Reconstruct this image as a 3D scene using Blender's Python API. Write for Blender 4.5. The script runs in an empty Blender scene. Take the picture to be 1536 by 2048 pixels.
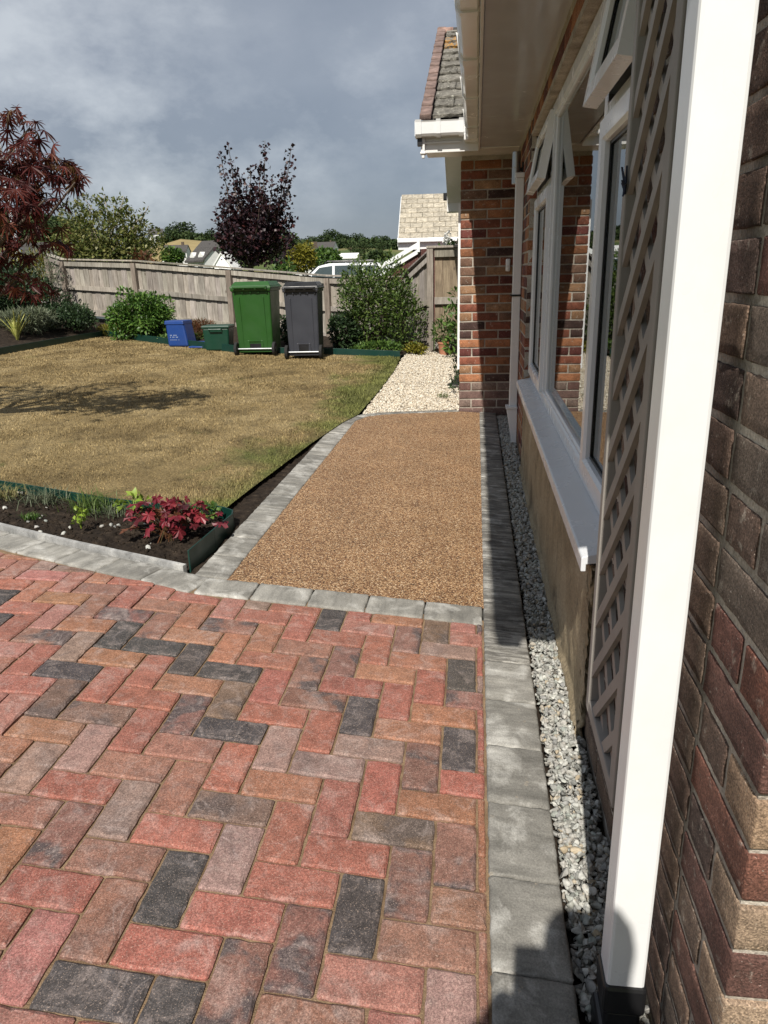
import bpy, bmesh, math, random
import numpy as np
from mathutils import Matrix, Vector, Euler

SC = bpy.context.scene
COL = SC.collection
R = math.radians
rnd = random.Random(7)
rng = np.random.default_rng(11)

# ------------------------------------------------------------------ camera
CAM_H = 1.30
F_PX = 1454.69
ROT = np.array([[0.9925, 0.01466, -0.1214], [0.11988, -0.31218, 0.94243], [-0.02408, -0.94991, -0.31159]])
cam = bpy.data.cameras.new('camera')
cam.sensor_width = 36.0
cam.lens = 36.0 * F_PX / 2048.0
cam.clip_start = 0.05
cam.clip_end = 6000
cam_o = bpy.data.objects.new('camera', cam)
COL.objects.link(cam_o)
m = Matrix.Identity(4)
for i in range(3):
    m[i][0], m[i][1], m[i][2] = ROT[i, 0], -ROT[i, 1], -ROT[i, 2]
m = m.to_3x3().to_quaternion().to_matrix().to_4x4()
m.translation = (0, 0, CAM_H)
cam_o.matrix_world = m
SC.camera = cam_o

# ------------------------------------------------------------------ sky, sun, exposure
SUN_DIR = Vector((0.08, 0.90, -1.0)).normalized()      # the way the light travels
SUN_EL = math.asin(-SUN_DIR.z)
world = bpy.data.worlds.new('World')
SC.world = world
world.use_nodes = True
wn = world.node_tree
wn.nodes.clear()
w_out = wn.nodes.new('ShaderNodeOutputWorld')
w_bg = wn.nodes.new('ShaderNodeBackground')
w_bg.inputs['Strength'].default_value = 0.10
w_sky = wn.nodes.new('ShaderNodeTexSky')
w_sky.sky_type = 'NISHITA'
w_sky.sun_disc = False
w_sky.sun_elevation = SUN_EL
w_sky.sun_rotation = R(185)
w_tc = wn.nodes.new('ShaderNodeTexCoord')
w_map = wn.nodes.new('ShaderNodeMapping')
w_map.inputs['Scale'].default_value = (1.0, 1.0, 1.7)
w_map.inputs['Location'].default_value = (3.1, 0.4, 0.2)
w_n1 = wn.nodes.new('ShaderNodeTexNoise')
w_n1.inputs['Scale'].default_value = 2.9
w_n1.inputs['Detail'].default_value = 8
w_n1.inputs['Roughness'].default_value = 0.52
w_n2 = wn.nodes.new('ShaderNodeTexNoise')
w_n2.inputs['Scale'].default_value = 7.0
w_n2.inputs['Detail'].default_value = 9
w_n2.inputs['Roughness'].default_value = 0.6
w_r1 = wn.nodes.new('ShaderNodeValToRGB')
w_r1.color_ramp.elements[0].position = 0.36
w_r1.color_ramp.elements[0].color = (2.08, 2.40, 2.92, 1)
w_r1.color_ramp.elements[1].position = 0.70
w_r1.color_ramp.elements[1].color = (3.3, 3.6, 4.1, 1)
w_r2 = wn.nodes.new('ShaderNodeValToRGB')
w_r2.color_ramp.elements[0].position = 0.57
w_r2.color_ramp.elements[0].color = (0, 0, 0, 1)
w_r2.color_ramp.elements[1].position = 0.80
w_r2.color_ramp.elements[1].color = (0.5, 0.5, 0.5, 1)
w_mx = wn.nodes.new('ShaderNodeMix')
w_mx.data_type = 'RGBA'
w_mx.inputs[0].default_value = 0.86
w_m2 = wn.nodes.new('ShaderNodeMix')
w_m2.data_type = 'RGBA'
w_m2.inputs[7].default_value = (4.8, 5.1, 5.5, 1)
L = wn.links.new
L(w_tc.outputs['Generated'], w_map.inputs['Vector'])
L(w_map.outputs['Vector'], w_n1.inputs['Vector'])
L(w_map.outputs['Vector'], w_n2.inputs['Vector'])
L(w_n1.outputs['Fac'], w_r1.inputs['Fac'])
L(w_n2.outputs['Fac'], w_r2.inputs['Fac'])
L(w_sky.outputs['Color'], w_mx.inputs[6])
L(w_r2.outputs['Color'], w_m2.inputs[0])
# darker slate cloud bank low down in the distance, brighter up high
w_sep = wn.nodes.new('ShaderNodeSeparateXYZ')
w_rz = wn.nodes.new('ShaderNodeValToRGB')
w_rz.color_ramp.elements[0].position = 0.0
w_rz.color_ramp.elements[0].color = (0.80, 0.82, 0.85, 1)
w_rz.color_ramp.elements[1].position = 0.42
w_rz.color_ramp.elements[1].color = (1.12, 1.10, 1.08, 1)
w_mz = wn.nodes.new('ShaderNodeMix')
w_mz.data_type = 'RGBA'
w_mz.blend_type = 'MULTIPLY'
w_mz.inputs[0].default_value = 1.0
L(w_tc.outputs['Generated'], w_sep.inputs[0])
L(w_sep.outputs['Z'], w_rz.inputs['Fac'])
L(w_r1.outputs['Color'], w_mz.inputs[6])
L(w_rz.outputs['Color'], w_mz.inputs[7])
L(w_mz.outputs[2], w_m2.inputs[6])
acc = w_m2.outputs[2]
for cx_, cy_, cz_, tight, amt in ((-0.44, 0.80, 0.24, 60, 0.75), (-0.53, 0.80, 0.34, 110, 0.5), (-0.22, 0.95, 0.125, 400, 0.45), (-0.14, 0.97, 0.20, 700, 0.5), (-0.04, 0.98, 0.145, 500, 0.4), (-0.40, 0.91, 0.10, 130, 0.55),
                                  (0.5, -0.6, 0.55, 8, 0.6), (-0.7, -0.5, 0.4, 8, 0.5), (0.8, 0.4, 0.3, 14, 0.5)):
    dv = Vector((cx_, cy_, cz_)).normalized()
    dt = wn.nodes.new('ShaderNodeVectorMath'); dt.operation = 'DOT_PRODUCT'; dt.inputs[1].default_value = dv
    L(w_tc.outputs['Generated'], dt.inputs[0])
    pw = wn.nodes.new('ShaderNodeMath'); pw.operation = 'POWER'; pw.inputs[1].default_value = tight; pw.use_clamp = True
    L(dt.outputs['Value'], pw.inputs[0])
    nr = wn.nodes.new('ShaderNodeMapRange'); nr.inputs[1].default_value = 0.40; nr.inputs[2].default_value = 0.66; nr.inputs[4].default_value = amt
    L(w_n2.outputs['Fac'], nr.inputs[0])
    ml = wn.nodes.new('ShaderNodeMath'); ml.operation = 'MULTIPLY'
    L(pw.outputs[0], ml.inputs[0]); L(nr.outputs[0], ml.inputs[1])
    mm = wn.nodes.new('ShaderNodeMix'); mm.data_type = 'RGBA'; mm.inputs[7].default_value = (5.6, 5.9, 6.2, 1)
    L(ml.outputs[0], mm.inputs[0]); L(acc, mm.inputs[6])
    acc = mm.outputs[2]
L(acc, w_mx.inputs[7])
L(w_mx.outputs[2], w_bg.inputs['Color'])
L(w_bg.outputs[0], w_out.inputs[0])

sun = bpy.data.lights.new('sun', 'SUN')
sun.energy = 5.0
sun.angle = R(0.53)
sun.color = (1.0, 0.945, 0.86)
sun_o = bpy.data.objects.new('sun', sun)
COL.objects.link(sun_o)
sun_o.rotation_euler = SUN_DIR.to_track_quat('-Z', 'Y').to_euler()
sun_o.location = (-3, -20, 30)

SC.view_settings.view_transform = 'Standard'
SC.view_settings.look = 'None'
SC.view_settings.exposure = 0.22
SC.view_settings.gamma = 1.0
SC.render.engine = 'CYCLES'
SC.cycles.max_bounces = 8
SC.cycles.transparent_max_bounces = 12


# ------------------------------------------------------------------ helpers: places
def at(px, py, Y):
    """point at depth Y that shows at a pixel of the photograph"""
    d = ROT @ np.array([px - 768.0, py - 1024.0, F_PX])
    t = Y / d[1]
    return Vector((d[0] * t, Y, CAM_H + d[2] * t))


TILT = 0.086                                            # the whole plot falls towards the house
FX = [-14, -9.0, -8.3, -6.6, -4.57, -2.63, -1.2, -0.74, 2]
FZ = [0.95, 0.76, 0.70, 0.56, 0.387, 0.20, 0.12, 0.09, 0.06]
LBX = [-7.03, -5.25, -3.58, -2.12, -1.11]
LBY = [13.55, 12.13, 11.05, 11.1, 10.97]


def gz(X, Y):
    X = np.asarray(X, float); Y = np.asarray(Y, float)
    Xc = np.minimum(X, 0.36)
    base = np.where(Xc > -1.3, -TILT * Xc, 0.1118 + 0.03 * (-1.3 - Xc))
    fb = np.interp(X, FX, FZ)
    yb = np.interp(X, LBX, LBY)
    t = np.clip((Y - yb - 0.05) / 1.7, 0, 1)
    t = np.where(X < -7.0, np.maximum(t, np.clip((-7.05 - X) / 1.6, 0, 1) * np.clip((Y - 4) / 8, 0, 1)), t)
    t = t * t * (3 - 2 * t)
    t = np.where(X > -0.75, 0, t)
    return base * (1 - t) + fb * t


def g1(X, Y):
    return float(gz(X, Y))


# ------------------------------------------------------------------ helpers: objects
WL = {}


def wl(o):
    return WL.get(o.name, Vector((0, 0, 0))) if o else Vector((0, 0, 0))


def tag(o, label=None, cat=None, group=None, kind=None):
    if label: o['label'] = label
    if cat: o['category'] = cat
    if group: o['group'] = group
    if kind: o['kind'] = kind
    return o


def thing(name, loc, label, cat, group=None, rz=0.0):
    o = bpy.data.objects.new(name, None)
    COL.objects.link(o)
    o.location = loc
    o.rotation_euler = (0, 0, rz)
    o.empty_display_size = 0.1
    WL[o.name] = Vector(loc)
    return tag(o, label, cat, group)


def link(me, name, parent=None, loc=None, rot=None, color=None):
    """loc is a world place when the parent is not turned"""
    o = bpy.data.objects.new(name, me)
    COL.objects.link(o)
    if parent is not None:
        o.parent = parent
    if loc is not None:
        o.location = Vector(loc) - wl(parent)
        WL[o.name] = Vector(loc)
    else:
        WL[o.name] = wl(parent)
    if rot is not None:
        o.rotation_euler = rot
    if color is not None:
        o.color = color
    return o


def mesh_np(name, V, F, mat=None, smooth=False):
    V = np.asarray(V, np.float32); F = np.asarray(F, np.int32)
    me = bpy.data.meshes.new(name)
    k = F.shape[1]
    me.vertices.add(len(V)); me.vertices.foreach_set('co', V.ravel())
    me.loops.add(F.size); me.loops.foreach_set('vertex_index', F.ravel())
    me.polygons.add(len(F))
    me.polygons.foreach_set('loop_start', np.arange(0, F.size, k, dtype=np.int32))
    me.polygons.foreach_set('loop_total', np.full(len(F), k, np.int32))
    if smooth:
        me.polygons.foreach_set('use_smooth', np.ones(len(F), bool))
    me.update(calc_edges=True)
    if mat: me.materials.append(mat)
    return me


class MB:
    def __init__(self):
        self.v = []; self.f = []

    def add(self, V, F):
        b = len(self.v)
        self.v += [tuple(p) for p in V]
        self.f += [tuple(i + b for i in q) for q in F]
        return self

    def hexa(self, p):                                  # 4 bottom ccw, 4 top ccw
        return self.add(p, [(3, 2, 1, 0), (4, 5, 6, 7), (0, 1, 5, 4), (1, 2, 6, 5), (2, 3, 7, 6), (3, 0, 4, 7)])

    def box(self, x0, x1, y0, y1, z0, z1):
        return self.hexa([(x0, y0, z0), (x1, y0, z0), (x1, y1, z0), (x0, y1, z0),
                          (x0, y0, z1), (x1, y0, z1), (x1, y1, z1), (x0, y1, z1)])

    def prism(self, poly, p0, ax, bx, ext):
        """poly (a, b) in axes ax, bx from p0, extruded along ext"""
        p0 = Vector(p0); ax = Vector(ax); bx = Vector(bx); ext = Vector(ext)
        A = [p0 + ax * a + bx * b for a, b in poly]
        B = [q + ext for q in A]
        n = len(A)
        fs = [tuple(range(n))[::-1], tuple(range(n, 2 * n))]
        fs += [(i, (i + 1) % n, n + (i + 1) % n, n + i) for i in range(n)]
        return self.add(A + B, fs)

    def tube(self, path, rad, n=8, cap=True):
        path = [Vector(p) for p in path]
        if not hasattr(rad, '__len__'): rad = [rad] * len(path)
        V = []; F = []
        prev = None
        for i, p in enumerate(path):
            d = (path[min(i + 1, len(path) - 1)] - path[max(i - 1, 0)]).normalized()
            a = d.orthogonal().normalized() if prev is None else (prev - d * prev.dot(d)).normalized()
            prev = a
            b = d.cross(a)
            for k in range(n):
                t = 2 * math.pi * k / n
                V.append(p + (a * math.cos(t) + b * math.sin(t)) * rad[i])
        for i in range(len(path) - 1):
            for k in range(n):
                F.append((i * n + k, i * n + (k + 1) % n, (i + 1) * n + (k + 1) % n, (i + 1) * n + k))
        if cap:
            F.append(tuple(range(n))[::-1]); F.append(tuple(range((len(path) - 1) * n, len(path) * n)))
        return self.add(V, F)

    def lathe(self, prof, c=(0, 0, 0), n=20):
        V = []; F = []
        for r, z in prof:
            for k in range(n):
                t = 2 * math.pi * k / n
                V.append((c[0] + r * math.cos(t), c[1] + r * math.sin(t), c[2] + z))
        for i in range(len(prof) - 1):
            for k in range(n):
                F.append((i * n + k, i * n + (k + 1) % n, (i + 1) * n + (k + 1) % n, (i + 1) * n + k))
        return self.add(V, F)

    def mesh(self, name, mat=None, off=(0, 0, 0), smooth=False):
        me = bpy.data.meshes.new(name)
        o = Vector(off)
        me.from_pydata([tuple(Vector(p) - o) for p in self.v], [], self.f)
        me.update()
        if mat: me.materials.append(mat)
        if smooth:
            me.polygons.foreach_set('use_smooth', [True] * len(me.polygons))
        return me

    def build(self, name, mat, parent=None, smooth=False, local=False, bevel=0.0):
        me = self.mesh(name, mat, (0, 0, 0) if local else wl(parent), smooth)
        bm = bmesh.new(); bm.from_mesh(me)
        bmesh.ops.recalc_face_normals(bm, faces=bm.faces)
        if bevel > 0:
            es = [e for e in bm.edges if len(e.link_faces) == 2 and e.calc_face_angle(0) > 0.5]
            bmesh.ops.bevel(bm, geom=es, offset=bevel, segments=2, profile=0.5, affect='EDGES', clamp_overlap=True)
        bm.to_mesh(me); bm.free()
        o = bpy.data.objects.new(name, me)
        COL.objects.link(o)
        if parent is not None: o.parent = parent
        WL[o.name] = wl(parent)
        return o


def rbox(hx, hy, hz, r, nx=1, ny=1, nz=1, jit=0.0, seed=0):
    """rounded, slightly uneven box as arrays"""
    def lin(h, n):
        return np.concatenate([[-h], np.linspace(-h + r, h - r, n + 1), [h]])
    X, Y, Z = lin(hx, nx), lin(hy, ny), lin(hz, nz)
    V = []; F = []; idx = {}

    def vid(i, j, k):
        key = (i, j, k)
        if key not in idx:
            idx[key] = len(V); V.append((X[i], Y[j], Z[k]))
        return idx[key]
    a, b, c = len(X) - 1, len(Y) - 1, len(Z) - 1
    for i in range(a):
        for j in range(b):
            F.append((vid(i, j, c), vid(i + 1, j, c), vid(i + 1, j + 1, c), vid(i, j + 1, c)))
            F.append((vid(i, j + 1, 0), vid(i + 1, j + 1, 0), vid(i + 1, j, 0), vid(i, j, 0)))
        for k in range(c):
            F.append((vid(i, 0, k), vid(i + 1, 0, k), vid(i + 1, 0, k + 1), vid(i, 0, k + 1)))
            F.append((vid(i, b, k + 1), vid(i + 1, b, k + 1), vid(i + 1, b, k), vid(i, b, k)))
    for j in range(b):
        for k in range(c):
            F.append((vid(0, j, k + 1), vid(0, j + 1, k + 1), vid(0, j + 1, k), vid(0, j, k)))
            F.append((vid(a, j, k), vid(a, j + 1, k), vid(a, j + 1, k + 1), vid(a, j, k + 1)))
    V = np.array(V)
    inner = np.clip(V, [-hx + r, -hy + r, -hz + r], [hx - r, hy - r, hz - r])
    d = V - inner
    n = np.linalg.norm(d, axis=1, keepdims=True)
    V = inner + d / np.maximum(n, 1e-9) * r
    if jit > 0:
        g = np.random.default_rng(seed)
        V = V + g.normal(0, jit, V.shape)
    return V, np.array(F)


def grid_mesh(name, xs, ys, zf, mat, kind='structure', smooth=True, mask=None):
    XX, YY = np.meshgrid(xs, ys)
    ZZ = zf(XX, YY)
    V = np.stack([XX, YY, ZZ], -1).reshape(-1, 3)
    nx, ny = len(xs), len(ys)
    i = np.arange(nx - 1); j = np.arange(ny - 1)
    I, J = np.meshgrid(i, j)
    b = (J * nx + I).ravel()
    F = np.stack([b, b + 1, b + nx + 1, b + nx], 1)
    if mask is not None:
        c = V[F].mean(1)
        F = F[mask(c[:, 0], c[:, 1])]
    o = link(mesh_np(name, V, F, mat, smooth), name)
    o['kind'] = kind
    return o


def poly_sheet(name, poly, mat, dz=0.0, step=0.06, kind='structure', zf=None):
    """flat sheet over a 2-d outline, cut by a grid and draped on the ground"""
    bm = bmesh.new()
    vs = [bm.verts.new((x, y, 0)) for x, y in poly]
    bm.faces.new(vs)
    xs = [p[0] for p in poly]; ys = [p[1] for p in poly]
    def cut(no, a, b):
        k = math.ceil((a + 1e-4) / step)
        while k * step < b - 1e-4:
            co = (k * step, 0, 0) if no[0] else (0, k * step, 0)
            bmesh.ops.bisect_plane(bm, geom=bm.verts[:] + bm.edges[:] + bm.faces[:], plane_co=co, plane_no=no)
            k += 1
    cut((1, 0, 0), min(xs), max(xs)); cut((0, 1, 0), min(ys), max(ys))
    zf = zf or (lambda x, y: g1(x, y))
    for v in bm.verts:
        v.co.z = zf(v.co.x, v.co.y) + dz
    bmesh.ops.recalc_face_normals(bm, faces=bm.faces)
    if sum(f.normal.z for f in bm.faces) < 0:
        bmesh.ops.reverse_faces(bm, faces=bm.faces)
    me = bpy.data.meshes.new(name)
    bm.to_mesh(me); bm.free()
    me.materials.append(mat)
    o = link(me, name)
    o['kind'] = kind
    return o


def in_poly(x, y, poly):
    x = np.asarray(x); y = np.asarray(y)
    c = np.zeros(x.shape, bool)
    n = len(poly)
    for i in range(n):
        x0, y0 = poly[i]; x1, y1 = poly[(i + 1) % n]
        if y0 == y1: continue
        k = ((y0 > y) != (y1 > y)) & (x < (x1 - x0) * (y - y0) / (y1 - y0) + x0)
        c ^= k
    return c


# ------------------------------------------------------------------ materials
def new_mat(name, rough=0.7, spec=0.4, color=(0.5, 0.5, 0.5)):
    mt = bpy.data.materials.new(name)
    mt.use_nodes = True
    nt = mt.node_tree
    b = nt.nodes['Principled BSDF']
    b.inputs['Roughness'].default_value = rough
    b.inputs['Specular IOR Level'].default_value = spec
    b.inputs['Base Color'].default_value = (*color, 1)
    return mt, nt, b


def nd(nt, t, **k):
    n = nt.nodes.new(t)
    for a, v in k.items():
        setattr(n, a, v)
    return n


def coords(nt, scale=(1, 1, 1), rand=False, out='Object'):
    tc = nd(nt, 'ShaderNodeTexCoord')
    mp = nd(nt, 'ShaderNodeMapping')
    mp.inputs['Scale'].default_value = scale
    nt.links.new(tc.outputs[out], mp.inputs['Vector'])
    if rand:
        oi = nd(nt, 'ShaderNodeObjectInfo')
        ml = nd(nt, 'ShaderNodeMath', operation='MULTIPLY')
        ml.inputs[1].default_value = 73.0
        cb = nd(nt, 'ShaderNodeCombineXYZ')
        nt.links.new(oi.outputs['Random'], ml.inputs[0])
        for i in range(3): nt.links.new(ml.outputs[0], cb.inputs[i])
        nt.links.new(cb.outputs[0], mp.inputs['Location'])
    return mp.outputs['Vector']


def noise(nt, vec, scale, detail=4, rough=0.55, dist=0.0):
    n = nd(nt, 'ShaderNodeTexNoise')
    n.inputs['Scale'].default_value = scale
    n.inputs['Detail'].default_value = detail
    n.inputs['Roughness'].default_value = rough
    n.inputs['Distortion'].default_value = dist
    nt.links.new(vec, n.inputs['Vector'])
    return n.outputs['Fac']


def ramp(nt, fac, stops, interp='LINEAR'):
    r = nd(nt, 'ShaderNodeValToRGB')
    cr = r.color_ramp
    cr.interpolation = interp
    while len(cr.elements) < len(stops): cr.elements.new(0.5)
    for e, (p, c) in zip(cr.elements, stops):
        e.position = p
        e.color = (c, c, c, 1) if not hasattr(c, '__len__') else (*c[:3], 1)
    nt.links.new(fac, r.inputs['Fac'])
    return r.outputs['Color']


def mix(nt, a, b, fac=1.0, mode='MIX'):
    n = nd(nt, 'ShaderNodeMix', data_type='RGBA', blend_type=mode)
    n.clamp_factor = True
    for sock, val in ((n.inputs[0], fac), (n.inputs[6], a), (n.inputs[7], b)):
        if hasattr(val, 'is_linked') or hasattr(val, 'links'):
            nt.links.new(val, sock)
        elif hasattr(val, '__len__'):
            sock.default_value = (*val[:3], 1)
        else:
            sock.default_value = val
    return n.outputs[2]


def math_n(nt, op, a, b=0.0):
    n = nd(nt, 'ShaderNodeMath', operation=op)
    for s, v in ((n.inputs[0], a), (n.inputs[1], b)):
        if hasattr(v, 'links'): nt.links.new(v, s)
        else: s.default_value = v
    return n.outputs[0]


def bump(nt, b, h, strength=0.3, dist=0.01):
    n = nd(nt, 'ShaderNodeBump')
    n.inputs['Strength'].default_value = strength
    n.inputs['Distance'].default_value = dist
    nt.links.new(h, n.inputs['Height'])
    nt.links.new(n.outputs['Normal'], b.inputs['Normal'])


def simple(name, stops, scale=6, detail=5, rough=0.7, spec=0.35, bs=0.0, bscale=60, bdist=0.004, stretch=(1, 1, 1),
           rand=False, fine=0.0, fscale=200):
    mt, nt, b = new_mat(name, rough, spec)
    v = coords(nt, stretch, rand)
    c = ramp(nt, noise(nt, v, scale, detail), stops)
    if fine > 0:
        c = mix(nt, c, ramp(nt, noise(nt, v, fscale, 2), [(0.3, 1 - fine), (0.7, 1 + fine)]), 1.0, 'MULTIPLY')
    nt.links.new(c, b.inputs['Base Color'])
    if bs > 0:
        bump(nt, b, noise(nt, v, bscale, 4, 0.6), bs, bdist)
    return mt


def leaf_mat(name, cols, rough=0.5, trans=0.35, spec=0.35, noise_scale=0):
    """leaves: one colour per leaf, some light let through"""
    mt, nt, b = new_mat(name, rough, spec)
    g = nd(nt, 'ShaderNodeNewGeometry')
    n = len(cols)
    c = ramp(nt, g.outputs['Random Per Island'], [(i / max(1, n - 1), k) for i, k in enumerate(cols)])
    nt.links.new(c, b.inputs['Base Color'])
    tr = nd(nt, 'ShaderNodeBsdfTranslucent')
    nt.links.new(c, tr.inputs['Color'])
    mx = nd(nt, 'ShaderNodeMixShader')
    mx.inputs[0].default_value = trans
    out = nt.nodes['Material Output']
    nt.links.new(b.outputs[0], mx.inputs[1]); nt.links.new(tr.outputs[0], mx.inputs[2])
    nt.links.new(mx.outputs[0], out.inputs[0])
    return mt


def mk_paver():
    mt, nt, b = new_mat('paver_block', 0.82, 0.3)
    v = coords(nt, (1, 1, 1), True)
    oi = nd(nt, 'ShaderNodeObjectInfo')
    big = noise(nt, v, 9, 3, 0.55, 0.6)
    med = noise(nt, v, 26, 5, 0.62)
    c = oi.outputs['Color']
    # charcoal pigment in the mixed blocks (alpha says how much)
    thr = math_n(nt, 'SUBTRACT', math_n(nt, 'ADD', math_n(nt, 'MULTIPLY', big, 1.0), math_n(nt, 'MULTIPLY', med, 0.35)), 0.68)
    amt = math_n(nt, 'MULTIPLY', math_n(nt, 'ADD', thr, math_n(nt, 'SUBTRACT', math_n(nt, 'MULTIPLY', oi.outputs['Alpha'], 0.07), 0.02)), 8.0)
    cl = nd(nt, 'ShaderNodeClamp'); nt.links.new(amt, cl.inputs[0])
    am2 = math_n(nt, 'MULTIPLY', cl.outputs[0], oi.outputs['Alpha'])
    c = mix(nt, c, (0.062, 0.056, 0.058), am2)
    c = mix(nt, c, ramp(nt, med, [(0.25, 0.62), (0.5, 1.0), (0.8, 1.32)]), 1.0, 'MULTIPLY')
    # lime bloom: pale cloudy marks and thin pale lines
    bl = ramp(nt, noise(nt, v, 13, 6, 0.66, 1.1), [(0.50, 0.0), (0.78, 0.5)])
    c = mix(nt, c, (0.42, 0.34, 0.31), bl)
    rg = nd(nt, 'ShaderNodeTexNoise'); rg.inputs['Scale'].default_value = 6; rg.inputs['Detail'].default_value = 2
    rg.inputs['Distortion'].default_value = 1.5
    nt.links.new(v, rg.inputs['Vector'])
    ln = ramp(nt, rg.outputs['Fac'], [(0.475, 0.0), (0.50, 0.14), (0.525, 0.0)])
    c = mix(nt, c, (0.62, 0.53, 0.5), mix(nt, (0, 0, 0), ln, ramp(nt, big, [(0.5, 0.0), (0.62, 1.0)])))
    # aggregate and sandy grains
    ag = nd(nt, 'ShaderNodeTexVoronoi'); ag.inputs['Scale'].default_value = 480
    nt.links.new(v, ag.inputs['Vector'])
    c = mix(nt, c, ramp(nt, ag.outputs['Color'], [(0.1, 0.58), (0.5, 1.0), (0.9, 1.5)]), 0.85, 'MULTIPLY')
    sp = noise(nt, v, 330, 2, 0.7)
    c = mix(nt, c, (0.55, 0.42, 0.34), ramp(nt, sp, [(0.58, 0.0), (0.70, 0.55)]))
    c = mix(nt, c, ramp(nt, noise(nt, v, 160, 3, 0.7), [(0.3, 0.72), (0.7, 1.22)]), 1.0, 'MULTIPLY')
    nt.links.new(c, b.inputs['Base Color'])
    h = math_n(nt, 'ADD', math_n(nt, 'MULTIPLY', noise(nt, v, 190, 4, 0.7), 0.7), math_n(nt, 'MULTIPLY', med, 0.8))
    bump(nt, b, h, 0.55, 0.0022)
    return mt


def mk_kerb():
    mt, nt, b = new_mat('grey_kerb_stone', 0.85, 0.3)
    v = coords(nt, (1, 1, 1), True)
    vs = coords(nt, (1.5, 0.5, 1), True)
    oi = nd(nt, 'ShaderNodeObjectInfo')
    c = oi.outputs['Color']
    c = mix(nt, c, ramp(nt, noise(nt, vs, 13, 6, 0.62), [(0.30, 0.6), (0.5, 0.97), (0.70, 1.32)]), 1.0, 'MULTIPLY')
    c = mix(nt, c, (0.60, 0.59, 0.55), ramp(nt, noise(nt, v, 8, 5, 0.6, 0.4), [(0.50, 0.0), (0.70, 0.7)]))
    # damp, dark streaks where the soil and eave drip reach (alpha says how much)
    st = ramp(nt, noise(nt, coords(nt, (3.2, 0.42, 1), True), 14, 6, 0.7, 0.25), [(0.44, 0.0), (0.56, 0.9)])
    c = mix(nt, c, (0.05, 0.045, 0.04), mix(nt, (0, 0, 0), st, oi.outputs['Alpha']))
    c = mix(nt, c, (0.42, 0.34, 0.24), ramp(nt, noise(nt, v, 30, 3, 0.6), [(0.68, 0.0), (0.78, 0.55)]))
    c = mix(nt, c, ramp(nt, noise(nt, v, 240, 3, 0.7), [(0.3, 0.72), (0.7, 1.25)]), 1.0, 'MULTIPLY')
    nt.links.new(c, b.inputs['Base Color'])
    bump(nt, b, math_n(nt, 'ADD', noise(nt, v, 150, 5, 0.7), noise(nt, vs, 22, 4, 0.6)), 0.5, 0.003)
    return mt


def mk_brick():
    mt, nt, b = new_mat('house_brick', 0.86, 0.3)
    v = coords(nt, (1, 1, 1), True)
    oi = nd(nt, 'ShaderNodeObjectInfo')
    c = oi.outputs['Color']
    c = mix(nt, c, ramp(nt, noise(nt, v, 14, 5, 0.6), [(0.25, 0.6), (0.5, 1.0), (0.78, 1.38)]), 1.0, 'MULTIPLY')
    c = mix(nt, c, (0.05, 0.035, 0.03), ramp(nt, noise(nt, v, 22, 5, 0.65, 0.5), [(0.58, 0.0), (0.72, 0.6)]))
    c = mix(nt, c, (0.5, 0.45, 0.38), ramp(nt, noise(nt, v, 34, 5, 0.6, 0.3), [(0.60, 0.0), (0.74, 0.55)]))
    sg = nd(nt, 'ShaderNodeTexVoronoi'); sg.inputs['Scale'].default_value = 420
    nt.links.new(v, sg.inputs['Vector'])
    c = mix(nt, c, ramp(nt, sg.outputs['Color'], [(0.15, 0.55), (0.5, 1.0), (0.9, 1.6)]), 0.8, 'MULTIPLY')
    c = mix(nt, c, ramp(nt, noise(nt, v, 300, 3, 0.7), [(0.3, 0.6), (0.7, 1.4)]), 1.0, 'MULTIPLY')
    nt.links.new(c, b.inputs['Base Color'])
    c = mix(nt, c, (0.6, 0.55, 0.48), ramp(nt, noise(nt, v, 150, 3, 0.7), [(0.665, 0.0), (0.72, 0.7)]))
    nt.links.new(c, b.inputs['Base Color'])
    bump(nt, b, math_n(nt, 'ADD', noise(nt, v, 260, 4, 0.72), math_n(nt, 'MULTIPLY', noise(nt, v, 60, 5, 0.7), 0.35)), 1.0, 0.0030)
    return mt


def mk_resin():
    mt, nt, b = new_mat('resin_bound_gravel', 0.6, 0.45)
    v = coords(nt, (1, 1, 1))
    vo = nd(nt, 'ShaderNodeTexVoronoi'); vo.inputs['Scale'].default_value = 175
    nt.links.new(v, vo.inputs['Vector'])
    c = ramp(nt, vo.outputs['Color'], [(0.0, (0.085, 0.042, 0.022)), (0.28, (0.20, 0.10, 0.048)), (0.5, (0.335, 0.185, 0.088)),
                                       (0.74, (0.51, 0.33, 0.172)), (1.0, (0.76, 0.60, 0.42))])
    c = mix(nt, c, (0.02, 0.012, 0.008), ramp(nt, vo.outputs['Distance'], [(0.45, 0.0), (0.85, 0.85)]))
    c = mix(nt, c, ramp(nt, noise(nt, v, 3.2, 4, 0.6), [(0.3, 0.86), (0.7, 1.12)]), 1.0, 'MULTIPLY')
    nt.links.new(c, b.inputs['Base Color'])
    inv = math_n(nt, 'SUBTRACT', 1.0, vo.outputs['Distance'])
    bump(nt, b, inv, 0.9, 0.004)
    return mt


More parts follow.
